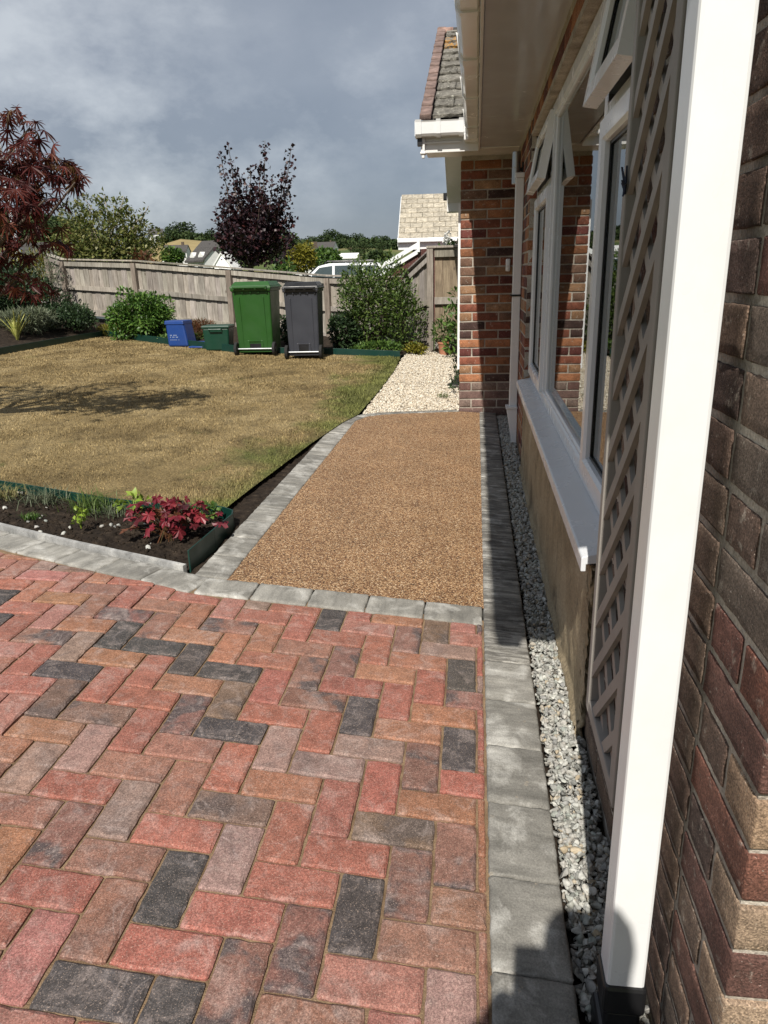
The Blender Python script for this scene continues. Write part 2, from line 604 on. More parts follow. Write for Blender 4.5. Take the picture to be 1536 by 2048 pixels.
def mk_wood():
    mt, nt, b = new_mat('weathered_fence_wood', 0.9, 0.2)
    v = coords(nt, (1, 1, 1), True)
    oi = nd(nt, 'ShaderNodeObjectInfo')
    c = ramp(nt, noise(nt, coords(nt, (14, 14, 1.0), True), 3.0, 6, 0.6, 0.7),
             [(0.25, (0.15, 0.132, 0.112)), (0.5, (0.30, 0.272, 0.238)), (0.75, (0.44, 0.41, 0.365))])
    c = mix(nt, c, ramp(nt, noise(nt, v, 2.2, 4, 0.6), [(0.3, 0.7), (0.7, 1.2)]), 1.0, 'MULTIPLY')
    c = mix(nt, c, oi.outputs['Color'], 1.0, 'MULTIPLY')
    kn = nd(nt, 'ShaderNodeTexVoronoi'); kn.inputs['Scale'].default_value = 2.6
    nt.links.new(coords(nt, (1.6, 1.6, 1), True), kn.inputs['Vector'])
    c = mix(nt, c, (0.09, 0.07, 0.055), ramp(nt, kn.outputs['Distance'], [(0.03, 0.8), (0.1, 0.0)]))
    nt.links.new(c, b.inputs['Base Color'])
    bump(nt, b, noise(nt, coords(nt, (40, 40, 1.5), True), 3.0, 4), 0.5, 0.004)
    return mt


def mk_tile(name, base, lichen):
    mt, nt, b = new_mat(name, 0.9, 0.2)
    v = coords(nt, (1, 1, 1), True)
    oi = nd(nt, 'ShaderNodeObjectInfo')
    c = mix(nt, oi.outputs['Color'], ramp(nt, noise(nt, v, 12, 6, 0.65), [(0.25, 0.45), (0.5, 0.95), (0.75, 1.6)]), 1.0, 'MULTIPLY')
    if lichen:
        c = mix(nt, c, (0.46, 0.45, 0.38), ramp(nt, noise(nt, v, 26, 6, 0.7), [(0.56, 0.0), (0.66, 0.75)]))
        c = mix(nt, c, (0.03, 0.03, 0.022), ramp(nt, noise(nt, v, 18, 5, 0.7, 0.6), [(0.58, 0.0), (0.68, 0.8)]))
        c = mix(nt, c, (0.50, 0.24, 0.03), mix(nt, (0, 0, 0), ramp(nt, noise(nt, v, 11, 4, 0.6), [(0.45, 0.0), (0.56, 0.85)]), oi.outputs['Alpha']))
    nt.links.new(c, b.inputs['Base Color'])
    bump(nt, b, noise(nt, v, 70, 5, 0.7), 0.7, 0.006)
    return mt


def mk_glass():
    mt = bpy.data.materials.new('window_glass')
    mt.use_nodes = True
    nt = mt.node_tree
    nt.nodes.clear()
    out = nd(nt, 'ShaderNodeOutputMaterial')
    tr = nd(nt, 'ShaderNodeBsdfTransparent'); tr.inputs[0].default_value = (0.62, 0.66, 0.64, 1)
    gl = nd(nt, 'ShaderNodeBsdfGlossy'); gl.inputs['Roughness'].default_value = 0.004
    gl.inputs['Color'].default_value = (0.93, 0.95, 0.95, 1)
    fr = nd(nt, 'ShaderNodeFresnel'); fr.inputs['IOR'].default_value = 2.1
    mx = nd(nt, 'ShaderNodeMixShader')
    nt.links.new(fr.outputs[0], mx.inputs[0]); nt.links.new(tr.outputs[0], mx.inputs[1]); nt.links.new(gl.outputs[0], mx.inputs[2])
    nt.links.new(mx.outputs[0], out.inputs[0])
    return mt


def mk_plastic(name, col, rough=0.32, dirt=0.12, spec=0.5, bs=0.0):
    mt, nt, b = new_mat(name, rough, spec)
    v = coords(nt, (1, 1, 1))
    c = mix(nt, col, tuple(x * (1 - dirt * 2) for x in col), ramp(nt, noise(nt, v, 3.5, 6, 0.65), [(0.42, 0.0), (0.75, 1.0)]))
    c = mix(nt, c, (0.16, 0.14, 0.11), ramp(nt, noise(nt, v, 38, 4, 0.7), [(0.70, 0.0), (0.80, dirt * 2.2)]))
    nt.links.new(c, b.inputs['Base Color'])
    r = ramp(nt, noise(nt, v, 5, 4), [(0.3, max(0.05, rough - 0.08)), (0.7, rough + 0.12)])
    nt.links.new(r, b.inputs['Roughness'])
    if bs > 0: bump(nt, b, noise(nt, v, 2.0, 2), bs, 0.01)
    return mt


def mk_stone(name, cols, spec=0.35):
    mt, nt, b = new_mat(name, 0.75, spec)
    g = nd(nt, 'ShaderNodeNewGeometry')
    v = coords(nt, (1, 1, 1))
    n = len(cols)
    c = ramp(nt, g.outputs['Random Per Island'], [(i / (n - 1), k) for i, k in enumerate(cols)])
    c = mix(nt, c, ramp(nt, noise(nt, v, 90, 4, 0.65), [(0.3, 0.68), (0.7, 1.28)]), 1.0, 'MULTIPLY')
    nt.links.new(c, b.inputs['Base Color'])
    bump(nt, b, noise(nt, v, 180, 3, 0.6), 0.35, 0.003)
    return mt


def mk_render_panel():
    mt, nt, b = new_mat('sandy_render', 0.92, 0.2)
    v = coords(nt, (1, 1, 1))
    c = ramp(nt, noise(nt, v, 3.5, 6, 0.62), [(0.28, (0.22, 0.17, 0.105)), (0.5, (0.35, 0.28, 0.18)), (0.75, (0.46, 0.38, 0.26))])
    c = mix(nt, c, (0.085, 0.07, 0.05), ramp(nt, noise(nt, coords(nt, (1, 1, 0.5)), 9, 6, 0.7, 0.4), [(0.56, 0.0), (0.7, 0.7)]))
    c = mix(nt, c, ramp(nt, noise(nt, v, 110, 3, 0.7), [(0.3, 0.7), (0.7, 1.25)]), 1.0, 'MULTIPLY')
    nt.links.new(c, b.inputs['Base Color'])
    bump(nt, b, math_n(nt, 'ADD', noise(nt, v, 120, 4, 0.7), math_n(nt, 'MULTIPLY', noise(nt, v, 14, 4), 1.5)), 0.8, 0.006)
    return mt


def mk_lawn(name, blades):
    mt, nt, b = new_mat(name, 0.85, 0.2)
    g = nd(nt, 'ShaderNodeTexCoord')
    mp = nd(nt, 'ShaderNodeMapping'); nt.links.new(g.outputs['Object'], mp.inputs[0])
    mp.inputs['Scale'].default_value = (1, 0.75, 0)
    v = mp.outputs[0]
    straw = ramp(nt, noise(nt, v, 1.4, 6, 0.62), [(0.3, (0.155, 0.113, 0.052)), (0.5, (0.265, 0.198, 0.094)), (0.70, (0.37, 0.288, 0.152))])
    green = ramp(nt, noise(nt, v, 3, 4), [(0.3, (0.085, 0.105, 0.028)), (0.7, (0.16, 0.18, 0.05))])
    sx = nd(nt, 'ShaderNodeSeparateXYZ'); nt.links.new(g.outputs['Object'], sx.inputs[0])
    # greener along the damp path side and the far edge
    e = math_n(nt, 'MULTIPLY', math_n(nt, 'ADD', sx.outputs['X'], 1.78), 0.42)
    e2 = math_n(nt, 'MULTIPLY', math_n(nt, 'SUBTRACT', sx.outputs['Y'], 6.0), 0.012)
    k = math_n(nt, 'ADD', math_n(nt, 'ADD', noise(nt, v, 1.0, 7, 0.68, 0.3), math_n(nt, 'MAXIMUM', e, -0.1)), e2)
    f = ramp(nt, k, [(0.57, 0.0), (0.74, 0.85)])
    c = mix(nt, straw, green, f)
    c = mix(nt, c, ramp(nt, noise(nt, v, 4.5, 6, 0.7, 0.4), [(0.34, 0.62), (0.50, 1.0), (0.72, 1.10)]), 1.0, 'MULTIPLY')
    c = mix(nt, c, (0.06, 0.085, 0.022), ramp(nt, noise(nt, v, 2.1, 5, 0.75, 0.6), [(0.64, 0.0), (0.71, 0.7)]))
    if blades:
        isl = nd(nt, 'ShaderNodeNewGeometry')
        c = mix(nt, c, ramp(nt, isl.outputs['Random Per Island'], [(0, 0.55), (0.6, 1.05), (1, 1.7)]), 1.0, 'MULTIPLY')
    else:
        c = mix(nt, c, ramp(nt, noise(nt, v, 55, 3, 0.7), [(0.3, 0.5), (0.7, 1.15)]), 1.0, 'MULTIPLY')
    nt.links.new(c, b.inputs['Base Color'])
    if not blades: bump(nt, b, noise(nt, v, 60, 4, 0.7), 0.8, 0.02)
    return mt


def mk_ground():
    mt, nt, b = new_mat('far_ground', 0.95, 0.1)
    v = coords(nt, (1, 1, 0))
    c = ramp(nt, noise(nt, v, 0.02, 6, 0.6), [(0.35, (0.055, 0.085, 0.03)), (0.5, (0.09, 0.115, 0.04)), (0.62, (0.17, 0.15, 0.07)), (0.7, (0.065, 0.09, 0.03))])
    nt.links.new(c, b.inputs['Base Color'])
    return mt


def mk_soil():
    mt, nt, b = new_mat('dark_soil', 0.95, 0.15)
    v = coords(nt, (1, 1, 1))
    c = ramp(nt, noise(nt, v, 22, 6, 0.65), [(0.3, (0.012, 0.009, 0.007)), (0.55, (0.034, 0.025, 0.018)), (0.75, (0.075, 0.056, 0.04))])
    nt.links.new(c, b.inputs['Base Color'])
    bump(nt, b, noise(nt, v, 110, 5, 0.7), 0.9, 0.01)
    return mt


def mk_steel():
    mt, nt, b = new_mat('brushed_steel', 0.3, 0.5, (0.42, 0.42, 0.41))
    b.inputs['Metallic'].default_value = 0.9
    v = coords(nt, (60, 60, 1))
    r = ramp(nt, noise(nt, v, 4, 3), [(0.3, 0.25), (0.7, 0.42)])
    nt.links.new(r, b.inputs['Roughness'])
    return mt


def mk_galv():
    mt, nt, b = new_mat('galvanised_steel', 0.5, 0.5)
    b.inputs['Metallic'].default_value = 0.35
    v = coords(nt, (1, 1, 1))
    c = ramp(nt, noise(nt, v, 9, 5), [(0.3, (0.42, 0.44, 0.46)), (0.7, (0.60, 0.62, 0.63))])
    nt.links.new(c, b.inputs['Base Color'])
    return mt


MAT = {}
MAT['paver'] = mk_paver()
MAT['kerb'] = mk_kerb()
MAT['brick'] = mk_brick()
MAT['mortar'] = simple('lime_mortar', [(0.3, (0.27, 0.24, 0.20)), (0.55, (0.44, 0.395, 0.335)), (0.8, (0.60, 0.555, 0.48))], 9, 6, 0.95, 0.2, 0.9, 160, 0.005, fine=0.25)
MAT['sand'] = simple('jointing_sand', [(0.3, (0.13, 0.085, 0.05)), (0.7, (0.30, 0.21, 0.13))], 16, 6, 0.95, 0.15, 0.8, 260, 0.004, fine=0.3, fscale=420)
MAT['resin'] = mk_resin()
MAT['wood'] = mk_wood()
MAT['tile'] = mk_tile('lichen_roof_tile', None, True)
MAT['verge'] = mk_tile('verge_tile', None, False)
MAT['cream_tile'] = mk_tile('cream_roof_tile', None, False)
MAT['glass'] = mk_glass()
MAT['upvc'] = mk_plastic('white_upvc', (0.80, 0.81, 0.81), 0.22, 0.02)
MAT['post'] = mk_plastic('weathered_white_upvc', (0.79, 0.80, 0.80), 0.3, 0.055)
MAT['frame'] = mk_plastic('window_frame_upvc', (0.70, 0.72, 0.74), 0.22, 0.015)
MAT['gutter'] = mk_plastic('gutter_upvc', (0.76, 0.75, 0.73), 0.18, 0.02)
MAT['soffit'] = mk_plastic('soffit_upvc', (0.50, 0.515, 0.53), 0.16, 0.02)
MAT['black'] = mk_plastic('black_plastic', (0.012, 0.012, 0.013), 0.35, 0.02)
MAT['trellis'] = mk_plastic('beige_painted_wood', (0.33, 0.305, 0.275), 0.6, 0.14, 0.3, 0.2)
MAT['green_bin'] = mk_plastic('green_bin_plastic', (0.020, 0.084, 0.014), 0.42, 0.08)
MAT['grey_bin'] = mk_plastic('grey_bin_plastic', (0.040, 0.043, 0.054), 0.45, 0.08)
MAT['dark_green'] = mk_plastic('dark_green_plastic', (0.006, 0.045, 0.026), 0.4, 0.08)
MAT['edging'] = mk_plastic('green_edging_plastic', (0.004, 0.036, 0.027), 0.42, 0.12)
MAT['blue'] = mk_plastic('blue_plastic', (0.010, 0.045, 0.20), 0.4, 0.08)
MAT['white_print'] = mk_plastic('white_print', (0.36, 0.42, 0.52), 0.5, 0.05)
MAT['terracotta'] = simple('terracotta', [(0.3, (0.36, 0.15, 0.085)), (0.7, (0.50, 0.24, 0.15))], 9, 5, 0.85, 0.2, 0.3, 120)
MAT['cream_stone'] = mk_stone('cream_gravel', [(0.30, 0.245, 0.18), (0.52, 0.45, 0.35), (0.66, 0.59, 0.47), (0.74, 0.70, 0.60), (0.42, 0.38, 0.32), (0.60, 0.50, 0.36)])
MAT['grey_stone'] = mk_stone('grey_granite_chippings', [(0.181, 0.182, 0.168), (0.344, 0.348, 0.323), (0.430, 0.430, 0.396), (0.516, 0.512, 0.473), (0.275, 0.297, 0.267), (0.378, 0.370, 0.331), (0.241, 0.241, 0.232), (0.413, 0.400, 0.361), (0.327, 0.318, 0.297), (0.396, 0.327, 0.224)])
MAT['render'] = mk_render_panel()
MAT['lawn'] = mk_lawn('lawn_thatch', False)
MAT['blades'] = mk_lawn('lawn_blades', True)
MAT['ground'] = mk_ground()
MAT['soil'] = mk_soil()
MAT['steel'] = mk_steel()
MAT['galv'] = mk_galv()
MAT['bark'] = simple('bark', [(0.3, (0.06, 0.045, 0.035)), (0.7, (0.16, 0.125, 0.10))], 14, 6, 0.95, 0.1, 0.9, 60, 0.01, (3, 3, 0.6))
MAT['pale_bark'] = simple('pale_bark', [(0.3, (0.20, 0.17, 0.13)), (0.7, (0.36, 0.32, 0.26))], 14, 5, 0.9, 0.1, 0.5, 60, 0.006, (3, 3, 0.6))
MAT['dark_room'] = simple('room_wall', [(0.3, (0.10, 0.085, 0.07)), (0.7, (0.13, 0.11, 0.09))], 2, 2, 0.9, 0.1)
MAT['roof_felt'] = simple('dark_roof', [(0.3, (0.045, 0.042, 0.042)), (0.7, (0.10, 0.095, 0.09))], 5, 5, 0.9, 0.2, 0.4, 30, 0.01)
MAT['white_wall'] = simple('white_house_wall', [(0.3, (0.62, 0.62, 0.60)), (0.7, (0.76, 0.76, 0.74))], 2, 4, 0.9, 0.2)
MAT['car_paint'] = mk_plastic('white_car_paint', (0.74, 0.76, 0.78), 0.15, 0.02, 0.6)
MAT['car_glass'] = mk_plastic('car_window_glass', (0.05, 0.07, 0.075), 0.06, 0.02, 0.8)
MAT['rubber'] = mk_plastic('tyre_rubber', (0.015, 0.015, 0.015), 0.8, 0.02)
MAT['far_window'] = mk_plastic('far_window_glass', (0.05, 0.06, 0.07), 0.1, 0.02)
MAT['field'] = simple('stubble_field', [(0.3, (0.23, 0.18, 0.085)), (0.7, (0.33, 0.26, 0.13))], 0.05, 5, 0.95, 0.1)
MAT['tarmac'] = simple('tarmac', [(0.3, (0.04, 0.04, 0.042)), (0.7, (0.065, 0.065, 0.066))], 4, 6, 0.9, 0.2, 0.3, 120)
MAT['cloth'] = simple('dark_cloth', [(0.3, (0.03, 0.035, 0.05)), (0.7, (0.05, 0.055, 0.08))], 9, 5, 0.9, 0.1)

LM = {}
LM['maple'] = leaf_mat('red_maple_leaf', [(0.055, 0.010, 0.012), (0.10, 0.018, 0.018), (0.15, 0.032, 0.022), (0.075, 0.014, 0.016), (0.17, 0.07, 0.03)], 0.5, 0.35, 0.3)
LM['purple'] = leaf_mat('purple_maple_leaf', [(0.012, 0.007, 0.010), (0.024, 0.010, 0.014), (0.040, 0.015, 0.018), (0.017, 0.010, 0.014), (0.065, 0.02, 0.018)], 0.42, 0.12)
LM['green'] = leaf_mat('green_leaf', [(0.035, 0.075, 0.018), (0.06, 0.12, 0.026), (0.10, 0.18, 0.035), (0.14, 0.22, 0.045)], 0.45, 0.3)
LM['fresh'] = leaf_mat('fresh_green_leaf', [(0.035, 0.085, 0.016), (0.06, 0.135, 0.024), (0.10, 0.19, 0.035), (0.15, 0.25, 0.05)], 0.4, 0.3)
LM['shrub'] = leaf_mat('olive_green_leaf', [(0.036, 0.068, 0.016), (0.062, 0.108, 0.022), (0.10, 0.155, 0.035), (0.15, 0.20, 0.052)], 0.45, 0.28)
LM['dark'] = leaf_mat('dark_evergreen_leaf', [(0.015, 0.032, 0.014), (0.03, 0.055, 0.02), (0.045, 0.08, 0.028)], 0.45, 0.2)
LM['variegated'] = leaf_mat('variegated_leaf', [(0.05, 0.075, 0.018), (0.095, 0.12, 0.026), (0.16, 0.165, 0.045), (0.26, 0.25, 0.09), (0.065, 0.09, 0.02)], 0.45, 0.3)
LM['gold'] = leaf_mat('golden_leaf', [(0.16, 0.15, 0.02), (0.26, 0.23, 0.03), (0.12, 0.13, 0.02)], 0.5, 0.3)
LM['rust'] = leaf_mat('rusty_leaf', [(0.10, 0.035, 0.018), (0.17, 0.07, 0.03), (0.09, 0.08, 0.03)], 0.6, 0.3)
LM['silver'] = leaf_mat('silvery_leaf', [(0.10, 0.12, 0.07), (0.17, 0.19, 0.12), (0.07, 0.10, 0.05)], 0.5, 0.25)
LM['far'] = leaf_mat('far_tree_leaf', [(0.022, 0.042, 0.016), (0.038, 0.065, 0.022), (0.06, 0.085, 0.028), (0.035, 0.055, 0.025)], 0.7, 0.15, 0.15)
LM['heuchera'] = leaf_mat('heuchera_leaf', [(0.17, 0.018, 0.028), (0.12, 0.016, 0.022)], 0.45, 0.3)
LM['lime'] = leaf_mat('lime_leaf', [(0.22, 0.33, 0.04), (0.30, 0.40, 0.06)], 0.45, 0.35)
LM['white'] = leaf_mat('white_petal', [(0.75, 0.74, 0.70), (0.8, 0.8, 0.78)], 0.6, 0.2)
LM['straw'] = leaf_mat('straw_blade', [(0.30, 0.24, 0.11), (0.20, 0.19, 0.07), (0.12, 0.16, 0.05)], 0.6, 0.25)


# ------------------------------------------------------------------ foliage
def leaf_arrays(P, D, N, size, width=0.5, bend=0.15):
    """folded leaf blades: two quads each. P base points, D directions, N side hints, size per leaf"""
    n = len(P)
    D = D / np.maximum(np.linalg.norm(D, axis=1, keepdims=True), 1e-9)
    S = np.cross(D, N); S /= np.maximum(np.linalg.norm(S, axis=1, keepdims=True), 1e-9)
    U = np.cross(S, D)
    s = np.broadcast_to(np.asarray(size, float), (n,))[:, None]
    mid = P + D * s * 0.5 + U * s * 0.04
    tip = P + D * s - U * s * bend
    l = P + D * s * 0.48 + S * s * width * 0.5 + U * s * 0.10
    r = P + D * s * 0.48 - S * s * width * 0.5 + U * s * 0.10
    V = np.stack([P, l, mid, r, tip], 1).reshape(-1, 3)
    b = (np.arange(n) * 5)[:, None]
    F = np.concatenate([b + np.array([0, 3, 2]), b + np.array([3, 4, 2]), b + np.array([0, 2, 1]), b + np.array([2, 4, 1])], 0)
    return V, F


def blob_points(blobs, n, g, shell=0.6):
    """random points in ellipsoids (cx, cy, cz, rx, ry, rz)"""
    B = np.array(blobs, float)
    w = B[:, 3] * B[:, 4] * B[:, 5]
    k = g.choice(len(B), n, p=w / w.sum())
    d = g.normal(size=(n, 3)); d /= np.linalg.norm(d, axis=1, keepdims=True)
    rr = g.random(n) ** (1 / 3.0)
    rr = np.where(g.random(n) < shell, 0.72 + 0.28 * rr + g.normal(0, 0.07, n), rr)
    return B[k, :3] + d * rr[:, None] * B[k, 3:], d


def leaves(name, mat, blobs, n, size, parent=None, seed=1, width=0.5, up=0.35, shell=0.6, droop=0.0, smin=0.6):
    g = np.random.default_rng(seed)
    P, d = blob_points(blobs, n, g, shell)
    D = d * 0.8 + g.normal(0, 0.55, (n, 3)) + np.array([0, 0, up - droop])
    N = g.normal(0, 0.5, (n, 3)) + np.array([0, 0, 1.0]) + d * 0.4
    V, F = leaf_arrays(P, D, N, size * (smin + (1 - smin) * 2 * g.random(n)), width)
    V = V - np.array(wl(parent))
    o = link(mesh_np(name, V, F, mat), name, parent)
    return o


def limb(p0, p1, wob, g, k=5):
    p0 = np.array(p0, float); p1 = np.array(p1, float)
    t = np.linspace(0, 1, k)[:, None]
    P = p0 + (p1 - p0) * t
    P[1:-1] += g.normal(0, wob, (k - 2, 3))
    return [tuple(p) for p in P]


def trunk_and_limbs(name, base, fork_z, tips, r0, r1, mat, parent, seed=3, wob=0.05, n=7):
    g = np.random.default_rng(seed)
    mb = MB()
    fork = (base[0] + g.normal(0, 0.03), base[1], fork_z)
    mb.tube(limb(base, fork, wob * 0.4, g, 4), [r0, r0 * 0.85, r0 * 0.75, r0 * 0.65], n)
    for t in tips:
        p = limb(fork, t, wob, g, 5)
        mb.tube(p, [r0 * 0.5, r0 * 0.36, r0 * 0.25, r0 * 0.16, r1], 5)
    return mb.build(name, mat, parent, smooth=True)


def shrub(name, label, cat, c, rx, ry, h, mat, n, size, seed, group=None, width=0.5, nb=9, up=0.35, stems=6, shell=0.65, upright=0.0):
    g = np.random.default_rng(seed)
    z0 = c[2]
    t = thing(name, c, label, cat, group)
    bl = [(c[0], c[1], z0 + h * 0.45, rx * 0.68, ry * 0.68, h * 0.42)]
    for _ in range(nb):
        a = g.random() * 6.283
        q = 0.45 + 0.35 * g.random()
        zz = 0.22 + 0.6 * g.random()
        k = (0.24 + 0.2 * g.random()) * (1.1 - 0.45 * zz)
        bl.append((c[0] + math.cos(a) * rx * q * (1.1 - 0.5 * zz * zz), c[1] + math.sin(a) * ry * q, z0 + h * zz, rx * k, ry * k, h * k * (0.7 + upright)))
    mb = MB()
    for b in bl[:stems]:
        mb.tube(limb((c[0] + g.normal(0, rx * 0.06), c[1] + g.normal(0, ry * 0.06), z0 - 0.03), b[:3], rx * 0.05, g, 4), [0.016, 0.012, 0.009, 0.005], 5)
    mb.build('stem', MAT['bark'], t, smooth=True)
    leaves('foliage', mat, bl, n, size, t, seed, width, up, shell)
    return t


def blade_arrays(P, H, g, w=0.004, lean=0.5, seg=1):
    n = len(P)
    a = g.random(n) * 6.283
    d = np.stack([np.cos(a), np.sin(a), np.zeros(n)], 1)
    s = np.stack([-np.sin(a), np.cos(a), np.zeros(n)], 1) * (w * (0.6 + 0.8 * g.random(n)))[:, None]
    le = (lean * g.random(n))[:, None]
    T = P + d * le * H[:, None] + np.array([0, 0, 1.0]) * H[:, None]
    if seg == 1:
        V = np.stack([P - s, P + s, T], 1).reshape(-1, 3)
        return V, np.arange(3 * n).reshape(n, 3)
    M = P + d * le * 0.3 * H[:, None] + np.array([0, 0, 0.62]) * H[:, None]
    T = P + d * le * 1.2 * H[:, None] + np.array([0, 0, 0.95]) * H[:, None]
    V = np.stack([P - s, P + s, M + s * 0.8, M - s * 0.8, T], 1).reshape(-1, 3)
    b = (np.arange(n) * 5)[:, None]
    F = np.concatenate([b + np.array([0, 1, 2]), b + np.array([0, 2, 3]), b + np.array([3, 2, 4])], 0)
    return V, F


def lobed_leaf(name, mat, n_lobes=7, spread=R(270), depth=0.45, size=1.0, lobe_w=0.2, droop=0.3, teeth=0, seed=0):
    """a palmate leaf lying along +Y, centre of the base at the origin"""
    g = random.Random(seed)
    V = [(0, 0, 0)]; F = []
    ring = []
    for i in range(n_lobes):
        a = -spread / 2 + spread * i / (n_lobes - 1)
        L_ = 1.0 - 0.42 * (abs(a) / (spread / 2)) ** 1.4
        L_ *= size * (0.93 + 0.14 * g.random())
        for f, k in ((-0.5, depth), (-lobe_w, depth + (1 - depth) * 0.45), (0, 1.0), (lobe_w, depth + (1 - depth) * 0.45)):
            aa = a + f * spread / (n_lobes - 1)
            rr = L_ * k
            if f == -0.5 and i == 0: rr *= 0.5
            ring.append((math.sin(aa) * rr, math.cos(aa) * rr, -droop * size * (rr / size) ** 2 + 0.05 * size * (abs(f) < 0.1) - 0.03 * size * (f == -0.5)))
    V += ring
    k = len(ring)
    F = [(0, i + 2, i + 1) for i in range(k - 1)]
    me = bpy.data.meshes.new(name)
    me.from_pydata(V, [], F); me.update()
    me.materials.append(mat)
    return me


# rocks ---------------------------------------------------------------------------------------
def rock_variants(k, sub, g, flat=0.6, jag=0.22):
    out = []
    for _ in range(k):
        bm = bmesh.new()
        bmesh.ops.create_icosphere(bm, subdivisions=sub, radius=1.0)
        V = np.array([v.co[:] for v in bm.verts]); F = np.array([[v.index for v in f.verts] for f in bm.faces])
        bm.free()
        # cut by random planes for chipped facets
        for _p in range(9 if sub > 1 else 2):
            nrm = g.normal(size=3); nrm /= np.linalg.norm(nrm)
            d = (0.20 if sub > 1 else 0.50) + 0.36 * g.random()
            e = V @ nrm - d
            V = V - np.where(e > 0, e, 0)[:, None] * nrm
        V += g.normal(0, jag * 0.25, V.shape)
        V *= np.array([1.0, 0.55 + 0.35 * g.random(), flat * (0.7 + 0.5 * g.random())])
        out.append((V, F))
    return out


def scatter_rocks(name, P, S, variants, mat, g, parent=None, tilt=0.6):
    VV = []; FF = []; b = 0
    k = g.integers(0, len(variants), len(P))
    for vi, (V, F) in enumerate(variants):
        idx = np.where(k == vi)[0]
        if not len(idx): continue
        n = len(idx)
        yaw = g.random(n) * 6.283; pit = g.normal(0, tilt, n); rol = g.normal(0, tilt, n)
        cy, sy, cp, sp, cr, sr = np.cos(yaw), np.sin(yaw), np.cos(pit), np.sin(pit), np.cos(rol), np.sin(rol)
        z = np.zeros(n); o = np.ones(n)
        Rz = np.stack([np.stack([cy, -sy, z], -1), np.stack([sy, cy, z], -1), np.stack([z, z, o], -1)], 1)
        Rx = np.stack([np.stack([o, z, z], -1), np.stack([z, cp, -sp], -1), np.stack([z, sp, cp], -1)], 1)
        Ry = np.stack([np.stack([cr, z, sr], -1), np.stack([z, o, z], -1), np.stack([-sr, z, cr], -1)], 1)
        M_ = Rz @ Rx @ Ry
        W = np.einsum('nij,vj->nvi', M_, V) * S[idx][:, None, None] + P[idx][:, None, :]
        VV.append(W.reshape(-1, 3))
        FF.append((F[None] + (np.arange(n) * len(V))[:, None, None]).reshape(-1, 3) + b)
        b += n * len(V)
    V = np.concatenate(VV) - np.array(wl(parent)); F = np.concatenate(FF)
    o = link(mesh_np(name, V, F, mat), name, parent)
    o['kind'] = 'stuff'
    return o



# ================================================================== ground and paving
th = np.radians(np.concatenate([np.linspace(-62, 25, 176), np.linspace(29, 294, 67)]))
rr = np.concatenate([[0.2, 0.6], np.geomspace(1.2, 30, 40), np.geomspace(33, 4000, 60)])
EL_T = [-180, -70, -40, -33, -31, -28.5, -26, -24, -21.5, -19, -16, -13, -11, -9, -6, 0, 40, 180]
EL_E = [1.2, 2.0, 3.0, 3.3, 3.2, 2.6, 1.9, 1.9, 2.55, 2.3, 1.9, 1.7, 1.65, 1.8, 1.55, 1.2, 1.2, 1.2]


def terrain(X, Y):
    X = np.asarray(X, float); Y = np.asarray(Y, float)
    r = np.hypot(X, Y); t = np.degrees(np.arctan2(X, Y))
    el = np.interp(t, EL_T, EL_E)
    ridge = np.tan(np.radians(el)) * 540 + 1.3
    near = gz(np.clip(X, -13, 8), Y) - 0.16
    mid = np.interp(r, [0, 20, 30, 70, 130, 210], [0, 0, -0.1, -2.6, -6.5, -6.0])
    a = np.clip((r - 17) / 6, 0, 1)
    low = near * (1 - a) + mid * a
    u = np.clip((r - 210) / 330, 0, 1); u = u * u * (3 - 2 * u)
    z = low * (1 - u) + ridge * u
    return z - np.clip(r - 560, 0, 2000) * 0.012 + np.where(r > 260, 1.2 * np.sin(X * 0.021) * np.cos(Y * 0.017), 0)


T_, R_ = np.meshgrid(th, rr)
XX, YY = R_ * np.sin(T_), R_ * np.cos(T_)
V = np.stack([XX, YY, terrain(XX, YY)], -1).reshape(-1, 3)
nt_, nr_ = len(th), len(rr)
I, J = np.meshgrid(np.arange(nt_), np.arange(nr_ - 1))
b0 = (J * nt_ + I).ravel(); b1 = (J * nt_ + (I + 1) % nt_).ravel()
o = link(mesh_np('ground', V, np.stack([b0, b0 + nt_, b1 + nt_, b1], 1), MAT['ground'], True), 'ground')
o['kind'] = 'structure'

